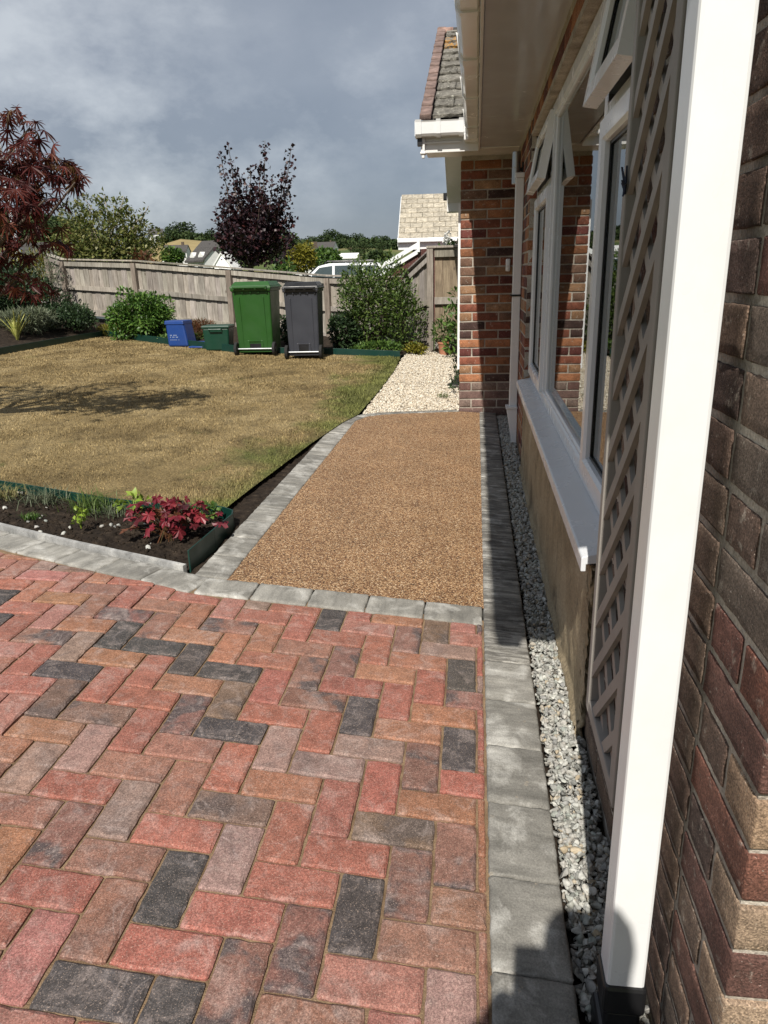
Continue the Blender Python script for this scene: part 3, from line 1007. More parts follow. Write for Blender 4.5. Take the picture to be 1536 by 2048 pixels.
# ---- block paving: herringbone laid square to the house
PITCH, PO = 0.10098, np.array([-0.68394, 1.07746])
PR = 0.0021
PE1 = np.array([math.cos(PR), math.sin(PR)]); PE2 = np.array([-math.sin(PR), math.cos(PR)])
ROWN = [(-4.0, 3.48), (-3.2, 3.20), (-2.6, 3.0), (-2.14, 2.861), (-1.858, 2.782), (-1.443, 2.656), (-1.081, 2.566), (0.2, 2.572)]
SEEN = ('K-1.30,1.96;K-1.25,2.21;K-1.09,2.15;K-0.93,2.09;K-0.79,2.04;K-0.69,1.74;K-1.49,2.47;K-1.85,2.45;K-0.54,2.48;K-0.03,2.20;K-0.33,1.89;K-0.03,1.78;'
        'K-0.24,1.18;K-0.64,1.18;K-0.70,0.94;K-0.54,0.93;K-0.77,0.87;M-0.83,1.78;M-1.29,2.37;M-1.13,2.30;M-0.23,2.40;M-0.01,2.04;M-0.49,1.95;M-0.13,1.69;'
        'M-0.03,1.38;M-0.13,1.28;M-0.33,1.07;M-0.94,1.28;M-0.14,0.97;M-0.87,2.34;M-0.54,2.08;M-0.43,2.20;M-0.44,1.00;D-0.73,1.89;D-0.18,1.43;D-0.58,1.44;'
        'D-1.09,1.73;D-1.25,1.80;D-1.77,2.72;P-0.54,1.28;P-0.53,1.69;P-0.38,1.64;P-0.28,1.74;P-0.84,1.38;P-1.14,1.49;P-1.04,1.59;P-1.36,2.13;P-0.83,2.48;'
        'P-0.03,1.02;O-1.62,2.41;O-1.20,1.64;O-0.88,1.94;O-1.04,2.39;O-0.73,2.29;O-0.48,1.53;O-0.18,2.25;O-0.18,1.84;O-0.28,2.15;O-0.08,1.95;O-0.95,2.25;'
        'O-1.20,2.05;O-0.08,1.54;O-1.79,2.69;R-0.63,1.99;R-0.63,1.58;R-0.23,1.59;R-0.93,1.69;R-1.15,1.90;R-0.99,1.84;R-0.41,2.06;R-0.23,1.99;R-0.58,1.85;'
        'R-0.44,2.40;R-0.33,2.30;R-0.14,2.12;R-1.00,1.44;R-0.69,1.33;R-0.59,1.03;R-0.48,1.13;R-0.89,1.14;R-0.39,1.24;R-0.28,1.34;R-0.43,1.38;R-0.33,1.48;'
        'R-1.04,1.98;R-1.71,2.62;R-1.82,2.54;S-1.43,1.88;S-1.33,1.75;S-1.57,2.25;S-0.82,0.98;S-0.21,0.99;S-1.92,2.73;S-0.03,2.47;B-0.79,1.64;B-0.89,1.54;'
        'B-0.74,1.48;B-0.75,1.08;B-0.79,1.23;B-1.06,1.34;B-1.46,2.32;B-0.02,1.23;B-0.09,1.13;B-0.31,0.95;B-0.59,2.24')
SEEN = [(s[0], *map(float, s[1:].split(','))) for s in SEEN.split(';')]
PCOL = {'K': ((0.062, 0.055, 0.054), 0.5), 'M': ((0.200, 0.100, 0.080), 0.85), 'D': ((0.155, 0.097, 0.072), 0.6), 'P': ((0.250, 0.160, 0.135), 0.35),
        'O': ((0.282, 0.133, 0.082), 0.15), 'R': ((0.268, 0.104, 0.076), 0.12), 'S': ((0.292, 0.132, 0.106), 0.1), 'B': ((0.228, 0.115, 0.082), 0.35)}
paving = poly_sheet('brick_paving', [(-3.6, 0.3), (0.05, 0.3), (0.05, 2.62), (-1.1, 2.62), (-2.2, 2.95), (-3.6, 3.4)], MAT['sand'], -0.0085, 0.3)


def clip(poly, px, py, nx, ny):
    """keep the side where (p - (px, py)) . n <= 0"""
    out = []
    for i in range(len(poly)):
        a, b = poly[i], poly[(i + 1) % len(poly)]
        da = (a[0] - px) * nx + (a[1] - py) * ny; db = (b[0] - px) * nx + (b[1] - py) * ny
        if da <= 0: out.append(a)
        if (da < 0 < db) or (db < 0 < da):
            t = da / (da - db); out.append((a[0] + (b[0] - a[0]) * t, a[1] + (b[1] - a[1]) * t))
    return out


def block_mesh(name, poly, mat, ch=0.006, h=0.05, jit=0.0009, seed=0, step=0.022):
    """paving block: outline with a worn chamfer, top at z = 0"""
    g = random.Random(seed)
    pts = []
    n = len(poly)
    for i in range(n):
        a, b = poly[i], poly[(i + 1) % n]
        L_ = math.hypot(b[0] - a[0], b[1] - a[1])
        k = max(1, int(L_ / step))
        d = ((b[0] - a[0]) / max(L_, 1e-9), (b[1] - a[1]) / max(L_, 1e-9))
        c = min(0.004, L_ * 0.3)
        for j in range(k + 1):
            s = c + (L_ - 2 * c) * j / k
            pts.append((a[0] + d[0] * s, a[1] + d[1] * s))
    cx = sum(p[0] for p in pts) / len(pts); cy = sum(p[1] for p in pts) / len(pts)
    area = abs(sum(poly[i][0] * poly[(i + 1) % n][1] - poly[(i + 1) % n][0] * poly[i][1] for i in range(n))) / 2
    small = min(1.0, math.sqrt(area) / 0.1)

    def ins(p, w):
        dx, dy = cx - p[0], cy - p[1]
        # inset towards the nearest sides, kept simple: scale per axis
        hx = max(abs(q[0] - cx) for q in pts); hy = max(abs(q[1] - cy) for q in pts)
        return (cx + (p[0] - cx) * max(0.05, 1 - w / max(hx, 1e-4)), cy + (p[1] - cy) * max(0.05, 1 - w / max(hy, 1e-4)))
    V = []
    m_ = len(pts)
    r1, r2 = [], []
    for p in pts:
        w = abs(g.gauss(0, jit)) + (0.0022 if g.random() < 0.06 else 0)
        q = ins(p, w); r1.append(q)
        r2.append(ins(q, ch * small * (0.7 + 0.6 * g.random())))
    V += [(x, y, -h) for x, y in r1] + [(x, y, -ch * small * (0.55 + 0.3 * g.random())) for x, y in r1] + [(x, y, g.gauss(0, 0.0004)) for x, y in r2]
    F = []
    for i in range(m_):
        j = (i + 1) % m_
        F += [(i, j, m_ + j, m_ + i), (m_ + i, m_ + j, 2 * m_ + j, 2 * m_ + i)]
    F.append(tuple(range(2 * m_, 3 * m_)))
    me = bpy.data.meshes.new(name)
    me.from_pydata(V, [], F); me.update()
    me.materials.append(mat)
    return me


GAP = 0.0042
FULL = {}
for k in 'HV':
    w, h = (2 * PITCH, PITCH) if k == 'H' else (PITCH, 2 * PITCH)
    w -= GAP; h -= GAP
    FULL[k] = [block_mesh('paver', [(-w / 2, -h / 2), (w / 2, -h / 2), (w / 2, h / 2), (-w / 2, h / 2)], MAT['paver'], seed=s * 2 + (k == 'V')) for s in range(7)]
XR = 0.0425
prow = random.Random(5)
n_pav = 0
for i in range(-20, 9):
    for j in range(-5, 22):
        k = (i - j) % 4
        if k == 1: kind, w, h = 'H', 2, 1
        elif k == 0: kind, w, h = 'V', 1, 2
        else: continue
        c = PO + PITCH * ((i + w / 2) * PE1 + (j + h / 2) * PE2)
        hx, hy = (w * PITCH - GAP) / 2, (h * PITCH - GAP) / 2
        poly = [(c[0] - hx, c[1] - hy), (c[0] + hx, c[1] - hy), (c[0] + hx, c[1] + hy), (c[0] - hx, c[1] + hy)]
        if c[0] < -2.35 or c[1] < 0.72: continue
        full = poly[:]
        poly = clip(poly, XR, 0, 1, 0)
        if len(poly) > 2:
            yl = np.interp(c[0], [p[0] for p in ROWN], [p[1] for p in ROWN])
            sl = (np.interp(c[0] + 0.05, [p[0] for p in ROWN], [p[1] for p in ROWN]) - np.interp(c[0] - 0.05, [p[0] for p in ROWN], [p[1] for p in ROWN])) / 0.1
            poly = clip(poly, c[0], yl - 0.003, -sl, 1.0)
        if len(poly) < 3: continue
        cc = (sum(p[0] for p in poly) / len(poly), sum(p[1] for p in poly) / len(poly))
        ext = (max(p[0] for p in poly) - min(p[0] for p in poly), max(p[1] for p in poly) - min(p[1] for p in poly))
        if min(ext) < 0.009: continue
        cls = None
        for s in SEEN:
            if abs(s[1] - cc[0]) < hx * 0.8 and abs(s[2] - cc[1]) < hy * 0.8: cls = s[0]
        if cls is None:
            cls = prow.choices('RBOPSDMK', (36, 14, 20, 7, 16, 2, 4, 1))[0]
        col, al = PCOL[cls]
        f = 0.9 + 0.2 * prow.random()
        col = tuple(x * f * (0.95 + 0.1 * prow.random()) for x in col)
        if poly == full:
            me = FULL[kind][prow.randrange(7)]
        else:
            me = block_mesh('paver', [(p[0] - cc[0], p[1] - cc[1]) for p in poly], MAT['paver'], seed=i * 100 + j)
        th_ = math.atan(TILT if cc[0] > -1.3 else 0.03)
        link(me, 'paver', paving, (cc[0], cc[1], g1(*cc) + prow.gauss(0, 0.0009)),
             (prow.gauss(0, 0.004), th_ + prow.gauss(0, 0.004), PR + prow.gauss(0, 0.003)), (*col, al))
        n_pav += 1

# ---- grey kerb stones
kerb = poly_sheet('kerb', [(0.046, 0.5), (0.212, 0.5), (0.212, 7.1), (0.046, 7.1)], MAT['sand'], -0.045, 0.4)
kr = random.Random(9)
KM = {}


def kerb_block(cx, cy, L_, W_, rz, stain=0.0, dark=1.0, dz=0.0):
    key = (round(L_, 3), round(W_, 3))
    if key not in KM:
        KM[key] = []
        for s in range(5):
            Vb, Fb = rbox(L_ / 2 - 0.0012, W_ / 2, 0.04, 0.007, 11, 7, 1, 0.0010, s + len(KM) * 10)
            Vb[:, 2] -= 0.04
            KM[key].append(mesh_np('kerb_block', Vb, Fb, MAT['kerb'], True))
    f = (0.82 + 0.36 * kr.random()) * dark
    th_ = math.atan(TILT if cx > -1.3 else 0.03)
    # tilt follows the ground: the fall is along world X
    eu = (Matrix.Rotation(th_ + kr.gauss(0, 0.003), 3, 'Y') @ Matrix.Rotation(rz + kr.gauss(0, 0.003), 3, 'Z')).to_euler()
    link(KM[key][kr.randrange(5)], 'kerb_block', kerb, (cx, cy, g1(cx, cy) + dz + kr.gauss(0, 0.0008)), eu, (0.262 * f, 0.252 * f, 0.226 * f, stain))


y = 1.091 - 0.2425 * 2
while y < 7.06:
    kerb_block(0.129, y + 0.1212, 0.2405, 0.161, R(90), 0.72 if y > 2.2 else (0.25 if y > 1.5 else 0.1), 0.95 if y > 1.2 else 0.8)
    y += 0.2425
x = 0.045
while x > -1.0:                                          # straight row at the head of the paving
    kerb_block(x - 0.1165, 2.6515, 0.2315, 0.155, 0.0, 0.05)
    x -= 0.2325
RC = [(-1.118, 2.650), (-1.33, 2.708), (-1.66, 2.812), (-2.1, 2.962), (-2.6, 3.155), (-3.3, 3.435)]
dd = [0]
for a, b in zip(RC, RC[1:]): dd.append(dd[-1] + math.dist(a, b))
s = 0.118
while s < dd[-1]:
    px_ = np.interp(s, dd, [p[0] for p in RC]); py_ = np.interp(s, dd, [p[1] for p in RC])
    ax_ = np.interp(s + 0.05, dd, [p[0] for p in RC]) - np.interp(s - 0.05, dd, [p[0] for p in RC])
    ay_ = np.interp(s + 0.05, dd, [p[1] for p in RC]) - np.interp(s - 0.05, dd, [p[1] for p in RC])
    kerb_block(float(px_), float(py_), 0.2405, 0.158, math.atan2(-ay_, -ax_), 0.08)
    s += 0.2425
y = 2.737
while y < 5.95:                                          # left of the resin path
    kerb_block(-1.10 + 0.0 * y, y + 0.1212, 0.2405, 0.149, R(90), 0.28)
    y += 0.2425
# back edge of the row against the flower bed: a thin upright strip
AR = [(-1.085, 6.02), (-1.062, 6.22), (-0.99, 6.45), (-0.87, 6.60), (-0.72, 6.72), (-0.55, 6.83), (-0.35, 6.965), (-0.13, 7.10)]
dd = [0]
for a, b in zip(AR, AR[1:]): dd.append(dd[-1] + math.dist(a, b))
s = 0.06
while s < dd[-1] - 0.03:
    f_ = lambda q, i: float(np.interp(q, dd, [p[i] for p in AR]))
    kerb_block(f_(s, 0), f_(s, 1), 0.122, 0.084, math.atan2(f_(s + .03, 1) - f_(s - .03, 1), f_(s + .03, 0) - f_(s - .03, 0)), 0.3, 0.8)
    s += 0.1245
ST = [(-1.24, 2.782), (-1.45, 2.846), (-1.868, 2.985), (-2.34, 3.162), (-2.9, 3.385)]
mbk = MB()
for a, b in zip(ST, ST[1:]):
    n_ = Vector((b[1] - a[1], a[0] - b[0], 0)).normalized() * 0.024
    p = [Vector((a[0], a[1], g1(*a) - 0.06)), Vector((b[0], b[1], g1(*b) - 0.06))]
    q = [p[0] + n_ * -1, p[1] + n_ * -1]
    if n_.y > 0: q = [p[0] + n_, p[1] + n_]
    mbk.hexa([p[0], p[1], q[1], q[0]] + [v + Vector((0, 0, 0.075)) for v in (p[0], p[1], q[1], q[0])])
o = mbk.build('edging_strip', MAT['kerb'], kerb)
o.color = (0.33, 0.33, 0.32, 0.1)

# ---- resin bound path
poly_sheet('resin_path', [(0.05, 2.725), (0.05, 7.08), (-0.145, 7.06), (-0.37, 6.93), (-0.57, 6.80), (-0.74, 6.69), (-0.885, 6.565), (-0.985, 6.42), (-1.03, 6.2), (-1.03, 2.725)],
           MAT['resin'], -0.005, 0.25)

# ---- soil strip, bed, lawn, gravel
LAWN = [(-1.04, 6.45), (-1.12, 6.0), (-1.205, 5.203), (-1.30, 3.94), (-1.325, 3.57), (-1.348, 3.512), (-1.952, 3.565), (-2.537, 3.765), (-3.3, 3.99), (-4.6, 4.4), (-7.0, 5.4), (-6.98, 10.1),
        (-7.03, 13.55), (-5.25, 12.13), (-3.58, 11.05), (-2.12, 11.1), (-1.11, 10.97), (-1.045, 9.6), (-1.03, 7.9)]
poly_sheet('lawn', LAWN, MAT['lawn'], 0.006, 0.35)
from mathutils import noise as mnoise


def lumpy(x, y, amp=1.0):
    v = Vector((x, y, 0.3))
    return amp * (0.022 * mnoise.noise(v * 7) + 0.014 * mnoise.noise(v * 19) + 0.008 * mnoise.noise(v * 47))


BED = [(-1.222, 2.80), (-1.217, 3.40), (-1.35, 3.508), (-1.952, 3.56), (-2.537, 3.76), (-3.3, 3.985), (-3.5, 3.64), (-2.34, 3.175), (-1.868, 2.99), (-1.45, 2.845)]
poly_sheet('flower_bed_soil', BED, MAT['soil'], 0.0, 0.022, zf=lambda x, y: g1(x, y) - 0.010 + lumpy(x, y, 0.75))
poly_sheet('soil_strip', [(-1.0, 6.50), (-1.225, 5.2), (-1.335, 3.9), (-1.34, 3.52), (-1.25, 3.44), (-1.214, 3.38), (-1.218, 2.75), (-1.165, 2.75), (-1.165, 6.0), (-1.11, 6.3)], MAT['soil'], 0, 0.03,
           zf=lambda x, y: g1(x, y) - 0.022 + lumpy(x, y, 0.7))
poly_sheet('back_bed_soil', [(-7.03, 13.6), (-5.25, 12.18), (-3.58, 11.1), (-2.12, 11.15), (-1.11, 11.02), (-1.06, 11.8), (-0.75, 12.3), (-1.3, 13.1), (-4.5, 14.0), (-8.4, 14.8), (-12.5, 16.0), (-13.5, 6),
                             (-7.02, 5.4), (-7.0, 10.1)], MAT['soil'], 0, 0.30, zf=lambda x, y: g1(x, y) + 0.03 + lumpy(x * 0.5, y * 0.5, 1.4))
GRAV = [(0.36, 7.3), (-0.15, 7.14), (-0.35, 7.01), (-0.60, 6.87), (-0.82, 6.72), (-0.97, 6.55), (-1.02, 6.42), (-1.03, 7.9), (-1.045, 9.6), (-1.08, 11.2), (-1.06, 11.8), (-0.73, 12.35), (0.3, 12.35)]
GRAV = [(-0.15, 7.14), (-0.35, 7.01), (-0.60, 6.87), (-0.82, 6.72), (-0.97, 6.55), (-1.02, 6.42), (-1.03, 7.9), (-1.045, 9.6), (-1.09, 11.2), (-1.06, 11.8), (-0.73, 12.35), (-0.15, 12.35)]
gp = poly_sheet('gravel_path', GRAV, MAT['sand'], -0.035, 0.4)
gg = np.random.default_rng(21)
rv1 = rock_variants(6, 1, gg, 0.62, 0.25)
cand = np.stack([gg.uniform(-1.1, -0.14, 34000), 6.4 + 5.95 * gg.random(34000) ** 1.15], 1)
cand = cand[in_poly(cand[:, 0], cand[:, 1], GRAV)]
P_ = np.column_stack([cand, gz(cand[:, 0], cand[:, 1]) - 0.022 + np.abs(gg.normal(0, 0.009, len(cand)))])
scatter_rocks('cream_gravel', P_, 0.009 + 0.007 * gg.random(len(cand)), rv1, MAT['cream_stone'], gg)
stripP = poly_sheet('gravel_strip_bed', [(0.20, 0.5), (0.36, 0.5), (0.36, 7.1), (0.20, 7.1)], MAT['soil'], -0.05, 0.4)
rv2 = rock_variants(9, 2, gg, 0.62, 0.12)
nA, nB = 4200, 4200
xs_ = gg.uniform(0.222, 0.338, nA); ys_ = gg.uniform(0.75, 3.0, nA)
P_ = np.column_stack([xs_, ys_, gz(xs_, ys_) - 0.042 + 0.030 * gg.random(nA) ** 0.8])
scatter_rocks('grey_gravel_chippings', P_, 0.0115 + 0.011 * gg.random(nA) ** 1.4, rv2, MAT['grey_stone'], gg, tilt=0.7)
xs_ = gg.uniform(0.222, 0.338, nB); ys_ = gg.uniform(3.0, 7.05, nB)
P_ = np.column_stack([xs_, ys_, gz(xs_, ys_) - 0.042 + 0.030 * gg.random(nB) ** 0.8])
rv3 = rock_variants(7, 1, gg, 0.62, 0.2)
scatter_rocks('grey_gravel_chippings', P_, 0.0105 + 0.0085 * gg.random(nB) ** 1.3, rv3, MAT['grey_stone'], gg, tilt=0.7)
# stones and clods lying on the bed
n_ = 5200
bx = gg.uniform(-3.3, -1.2, n_); by = gg.uniform(2.8, 4.0, n_)
k_ = in_poly(bx, by, [(p[0] * 1.0, p[1]) for p in BED])
bx, by = bx[k_], by[k_]
P_ = np.column_stack([bx, by, [g1(a, b) - 0.010 + lumpy(a, b, 0.75) for a, b in zip(bx, by)]])
scatter_rocks('soil_clods', P_, 0.004 + 0.014 * gg.random(len(bx)) ** 2, rv1, MAT['soil'], gg)
k_ = gg.random(len(bx)) < 0.016
scatter_rocks('bed_pebbles', P_[k_] + [0, 0, 0.005], 0.006 + 0.012 * gg.random(k_.sum()), rv1, MAT['grey_stone'], gg)

# grass blades of the lawn: short, parched
nb_ = 330000
u_ = gg.random(nb_)
by = 3.5 + 10.0 * u_ ** 1.7
bx = gg.uniform(-7.05, -1.0, nb_)
k_ = in_poly(bx, by, LAWN) & (bx > -0.62 * by - 0.8)
bx, by = bx[k_], by[k_]
nz_ = np.array([mnoise.noise(Vector((a * 2.3, b * 1.7, 0))) for a, b in zip(bx, by)])
H_ = (0.005 + 0.010 * gg.random(len(bx))) * (1.0 + 0.7 * nz_) * (1 + 0.05 * (by - 3.5)) * np.where(bx > -1.45, 1.5, 1.0)
P_ = np.column_stack([bx, by, gz(bx, by) + 0.004])
V_, F_ = blade_arrays(P_, np.maximum(H_, 0.006), gg, 0.0018, 1.3)
V_ = V_.reshape(-1, 3, 3); sc_ = (1 + 0.22 * (by - 3.5))[:, None, None]
mid_ = (V_[:, 0:1] + V_[:, 1:2]) / 2
V_[:, :2] = mid_ + (V_[:, :2] - mid_) * sc_
o = link(mesh_np('grass', V_.reshape(-1, 3), F_, MAT['blades']), 'grass')
o['kind'] = 'stuff'

# ================================================================== the house
XW = 0.345
house = thing('house', (2.6, 4.2, 0.0), 'brick bungalow along the right side with open casement window and white soffit', 'house')
wall = MB()
ZB, ZT = -0.12, 2.30
BX = XW + 0.0034
wall.box(BX, BX + 0.22, 0.778, 1.942, ZB, ZT)
wall.box(BX, BX + 0.22, 5.368, 7.3, ZB, ZT)
wall.box(BX, BX + 0.22, 1.944, 5.366, ZB, 0.50)
wall.box(BX, BX + 0.22, 1.944, 5.366, 2.128, ZT)
wall.box(BX + 0.224, 6.0, 0.778, 0.99, ZB, ZT)                    # near end
wall.box(-0.144, BX - 0.002, 7.106, 7.3, ZB, 2.27)                # projecting wing, face to the camera
wall.box(-0.142, 0.1, 7.302, 11.9, ZB, 2.32)
wall.prism([(7.11, 2.322), (11.89, 2.322), (9.47, 3.70)], (-0.142, 0, 0), (0, 1, 0), (0, 0, 1), (0.2, 0, 0))
wall.box(0.102, 6.0, 11.68, 11.9, ZB, 2.32)
wall.box(5.8, 6.0, 1.0, 11.67, ZB, ZT)
wall = wall.build('wall', MAT['mortar'], house)
room = MB()
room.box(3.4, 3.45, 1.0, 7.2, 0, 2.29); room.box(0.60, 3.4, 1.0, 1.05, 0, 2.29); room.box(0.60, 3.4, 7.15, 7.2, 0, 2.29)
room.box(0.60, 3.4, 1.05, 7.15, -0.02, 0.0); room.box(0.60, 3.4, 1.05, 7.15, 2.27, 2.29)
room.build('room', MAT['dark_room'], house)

CO = 0.0812; BH = 0.0685; BL = 0.2306; HD = 0.1088; MJ = 0.013
Z0B = -0.036
br = random.Random(3)
BM = {}


def brick_me(L_, near):
    key = (round(L_, 3), near)
    if key not in BM:
        BM[key] = []
        for s in range(4):
            if near: Vb, Fb = rbox(L_ / 2, 0.05, BH / 2, 0.0030, 11, 2, 4, 0.00045, s + int(L_ * 1000))
            else: Vb, Fb = rbox(L_ / 2, 0.05, BH / 2, 0.005, 1, 1, 1, 0.0009, s + int(L_ * 1000))
            BM[key].append(mesh_np('brick', Vb, Fb, MAT['brick'], near))
    return BM[key][br.randrange(4)]


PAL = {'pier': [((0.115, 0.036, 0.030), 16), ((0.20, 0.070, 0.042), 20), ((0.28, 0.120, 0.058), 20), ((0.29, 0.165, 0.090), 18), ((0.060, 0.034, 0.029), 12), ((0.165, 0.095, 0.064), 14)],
       'side': [((0.118, 0.078, 0.060), 24), ((0.138, 0.098, 0.074), 16), ((0.115, 0.052, 0.041), 16), ((0.155, 0.105, 0.076), 8), ((0.092, 0.062, 0.052), 14)],  # side wall: shade of the grazing sun put into darker brick colours
       'end': [((0.20, 0.066, 0.050), 14), ((0.34, 0.235, 0.165), 14), ((0.14, 0.058, 0.050), 8), ((0.27, 0.105, 0.066), 8), ((0.29, 0.205, 0.15), 8)],
       'low': [((0.20, 0.145, 0.12), 8), ((0.16, 0.10, 0.085), 8), ((0.11, 0.06, 0.05), 6)]}


ENDC = {4: (0.30, 0.215, 0.15), 5: (0.125, 0.064, 0.052), 6: (0.30, 0.215, 0.15), 7: (0.165, 0.074, 0.053), 8: (0.28, 0.19, 0.125), 9: (0.12, 0.06, 0.048), 10: (0.19, 0.078, 0.054), 3: (0.14, 0.075, 0.058)}  # odd courses darker: shade of the side face painted into the brick colour


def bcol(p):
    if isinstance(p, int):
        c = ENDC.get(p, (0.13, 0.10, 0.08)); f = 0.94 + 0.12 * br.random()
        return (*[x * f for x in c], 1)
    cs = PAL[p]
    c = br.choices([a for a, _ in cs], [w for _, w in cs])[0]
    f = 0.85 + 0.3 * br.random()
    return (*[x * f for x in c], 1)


bricks = []                                              # (size seen, length, centre, turn, palette, near)


def run(a0, a1, first, axis, face, pal, z, near=False, weight=1.0):
    """one course of stretchers between a0 and a1 with a cut brick at either end"""
    a = a0
    L_ = first
    while a < a1 - 0.03:
        L_ = min(L_, a1 - a)
        c = a + L_ / 2
        j = max(-0.001, min(0.001, br.gauss(0, 0.0006)))
        if axis == 'y': loc = (face + 0.05 + j, c, z); rz = R(90)
        else: loc = (c, face + 0.05 + j, z); rz = 0.0
        bricks.append((weight, L_, loc, rz, pal, near))
        a += L_ + MJ
        L_ = BL


for k in range(29):
    z = Z0B + k * CO + BH / 2
    if z + BH / 2 > 2.29: break
    odd = k % 2
    # near corner: one solid brick turns the corner
    if odd:
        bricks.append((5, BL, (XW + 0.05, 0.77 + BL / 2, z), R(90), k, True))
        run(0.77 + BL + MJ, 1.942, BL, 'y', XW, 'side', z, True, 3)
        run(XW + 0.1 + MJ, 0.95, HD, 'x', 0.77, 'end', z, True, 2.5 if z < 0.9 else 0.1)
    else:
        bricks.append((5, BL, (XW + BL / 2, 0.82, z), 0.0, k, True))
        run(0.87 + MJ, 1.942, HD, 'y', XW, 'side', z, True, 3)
        run(XW + BL + MJ, 0.95, BL, 'x', 0.77, 'end', z, True, 2.5 if z < 0.9 else 0.1)
    # far part of the front wall, beyond the window
    run(5.368, 7.085, HD if odd else BL, 'y', XW, 'pier', z, False, 1.6)
    # lintel courses, and the bricks left showing beside the render
    if z - BH / 2 > 2.12: run(1.956, 5.35, HD if odd else BL, 'y', XW, 'pier', z, False, 1.5)
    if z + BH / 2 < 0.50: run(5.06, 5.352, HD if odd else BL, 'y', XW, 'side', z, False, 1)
    # projecting wing, face to the camera, and its long side
    if z + BH / 2 < 2.27:
        run(-0.15, XW - 0.004, HD if odd else BL, 'x', 7.10, 'low' if k < 4 else 'pier', z, False, 4)
        run(7.10 + 0.1 + MJ, 9.0, BL if odd else HD, 'y', -0.15, 'pier', z, False, 0.05)
bricks.sort(key=lambda b: -b[0])
rest_V, rest_F, nb0 = [], [], 0
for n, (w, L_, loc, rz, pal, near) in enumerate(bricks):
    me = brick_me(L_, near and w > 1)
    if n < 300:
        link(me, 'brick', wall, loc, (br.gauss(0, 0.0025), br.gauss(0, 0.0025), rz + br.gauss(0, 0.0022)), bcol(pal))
    else:
        V = np.array([v.co[:] for v in me.vertices]); F = np.array([p.vertices[:] for p in me.polygons])
        c, s = math.cos(rz), math.sin(rz)
        W = np.column_stack([V[:, 0] * c - V[:, 1] * s, V[:, 0] * s + V[:, 1] * c, V[:, 2]]) + np.array(loc) - np.array(wl(house))
        rest_V.append(W); rest_F.append(F + nb0); nb0 += len(V)
mtb = mk_brick(); mtb.name = 'brick_courses'
nt_b = mtb.node_tree
gi = nd(nt_b, 'ShaderNodeNewGeometry')
rc = ramp(nt_b, gi.outputs['Random Per Island'], [(i / 5.0, c) for i, (c, _) in enumerate(PAL['pier'])], 'CONSTANT')
for l in list(nt_b.links):
    if l.from_node.type == 'OBJECT_INFO' and l.from_socket.name == 'Color': nt_b.links.new(rc, l.to_socket)
o = link(mesh_np('brick_courses', np.concatenate(rest_V), np.concatenate(rest_F), mtb), 'brick_courses', wall)
o['kind'] = 'stuff'

# rendered apron below the window with a rough lower lip
Vb, Fb = rbox(0.012, 1.56, 0.30, 0.006, 1, 210, 42, 0.0)
gq = np.random.default_rng(5)
Vb += np.array([XW - 0.002, 3.50, 0.20])
Vb[:, 0] -= np.array([0.004 * mnoise.noise(Vector((a * 3, b * 5, 1))) + 0.0075 * max(-0.2, mnoise.noise(Vector((a * 9, b * 6, 4)))) + 0.0028 * mnoise.noise(Vector((a * 26, b * 20, 2))) for a, b in Vb[:, 1:]]) + np.where(Vb[:, 2] < -0.02, 0.012, 0)
Vb[:, 1] += np.where(np.abs(Vb[:, 1] - 3.50) > 1.5, gq.normal(0, 0.012, len(Vb)), 0)
Vb -= np.array(wl(house))
link(mesh_np('render_panel', Vb, Fb, MAT['render'], True), 'render_panel', house)

# ---- window: frame > sill, panes, opening lights
YA, YB, ZA, ZC = 1.955, 5.352, 0.565, 2.120


def rect_frame(mb, y0, y1, z0, z1, xo, xi, w, cham=0.0):
    a = [(y0, z0), (y1, z0), (y1, z1), (y0, z1)]
    b = [(y0 + w, z0 + w), (y1 - w, z0 + w), (y1 - w, z1 - w), (y0 + w, z1 - w)]
    c = [(y0 + w - cham, z0 + w - cham), (y1 - w + cham, z0 + w - cham), (y1 - w + cham, z1 - w + cham), (y0 + w - cham, z1 - w + cham)]
    for i in range(4):
        j = (i + 1) % 4
        # bar with a bevelled inner lip
        o0 = [(xo, *a[i]), (xo, *a[j]), (xo, *c[j]), (xo, *c[i])]
        mid = [(xo + cham, *b[i]), (xo + cham, *b[j])]
        back = [(xi, *a[i]), (xi, *a[j]), (xi, *b[j]), (xi, *b[i])]
        V = o0 + [mid[0], mid[1]] + back
        F = [(0, 1, 2, 3), (3, 2, 5, 4), (4, 5, 8, 9), (9, 8, 7, 6), (6, 7, 1, 0), (0, 3, 4, 9, 6), (1, 7, 8, 5, 2)]
        mb.add(V, F)


XO, XI = 0.392, 0.455
win = MB()
rect_frame(win, YA, YB, ZA, ZC, XO, XI, 0.058, 0.008)
for yc in (2.605, 4.345):
    win.box(XO + 0.001, XI, yc - 0.034, yc + 0.034, ZA + 0.0575, ZC - 0.0575)
for y0, y1 in ((YA + 0.0575, 2.5705), (4.3795, YB - 0.0575)):
    win.box(XO + 0.002, XI - 0.002, y0, y1, 1.715, 1.778)
window = win.build('window', MAT['frame'], house)
sill = MB()
sill.prism([(0.400, 0.563), (0.304, 0.541), (0.300, 0.536), (0.300, 0.497), (0.314, 0.497), (0.314, 0.518), (0.345, 0.522), (0.400, 0.522)], (0, 1.925, 0), (1, 0, 0), (0, 0, 1), (0, 3.46, 0))
sill.build('sill', MAT['frame'], window, bevel=0.0025)
lights = MB(); gask = MB(); panes = []


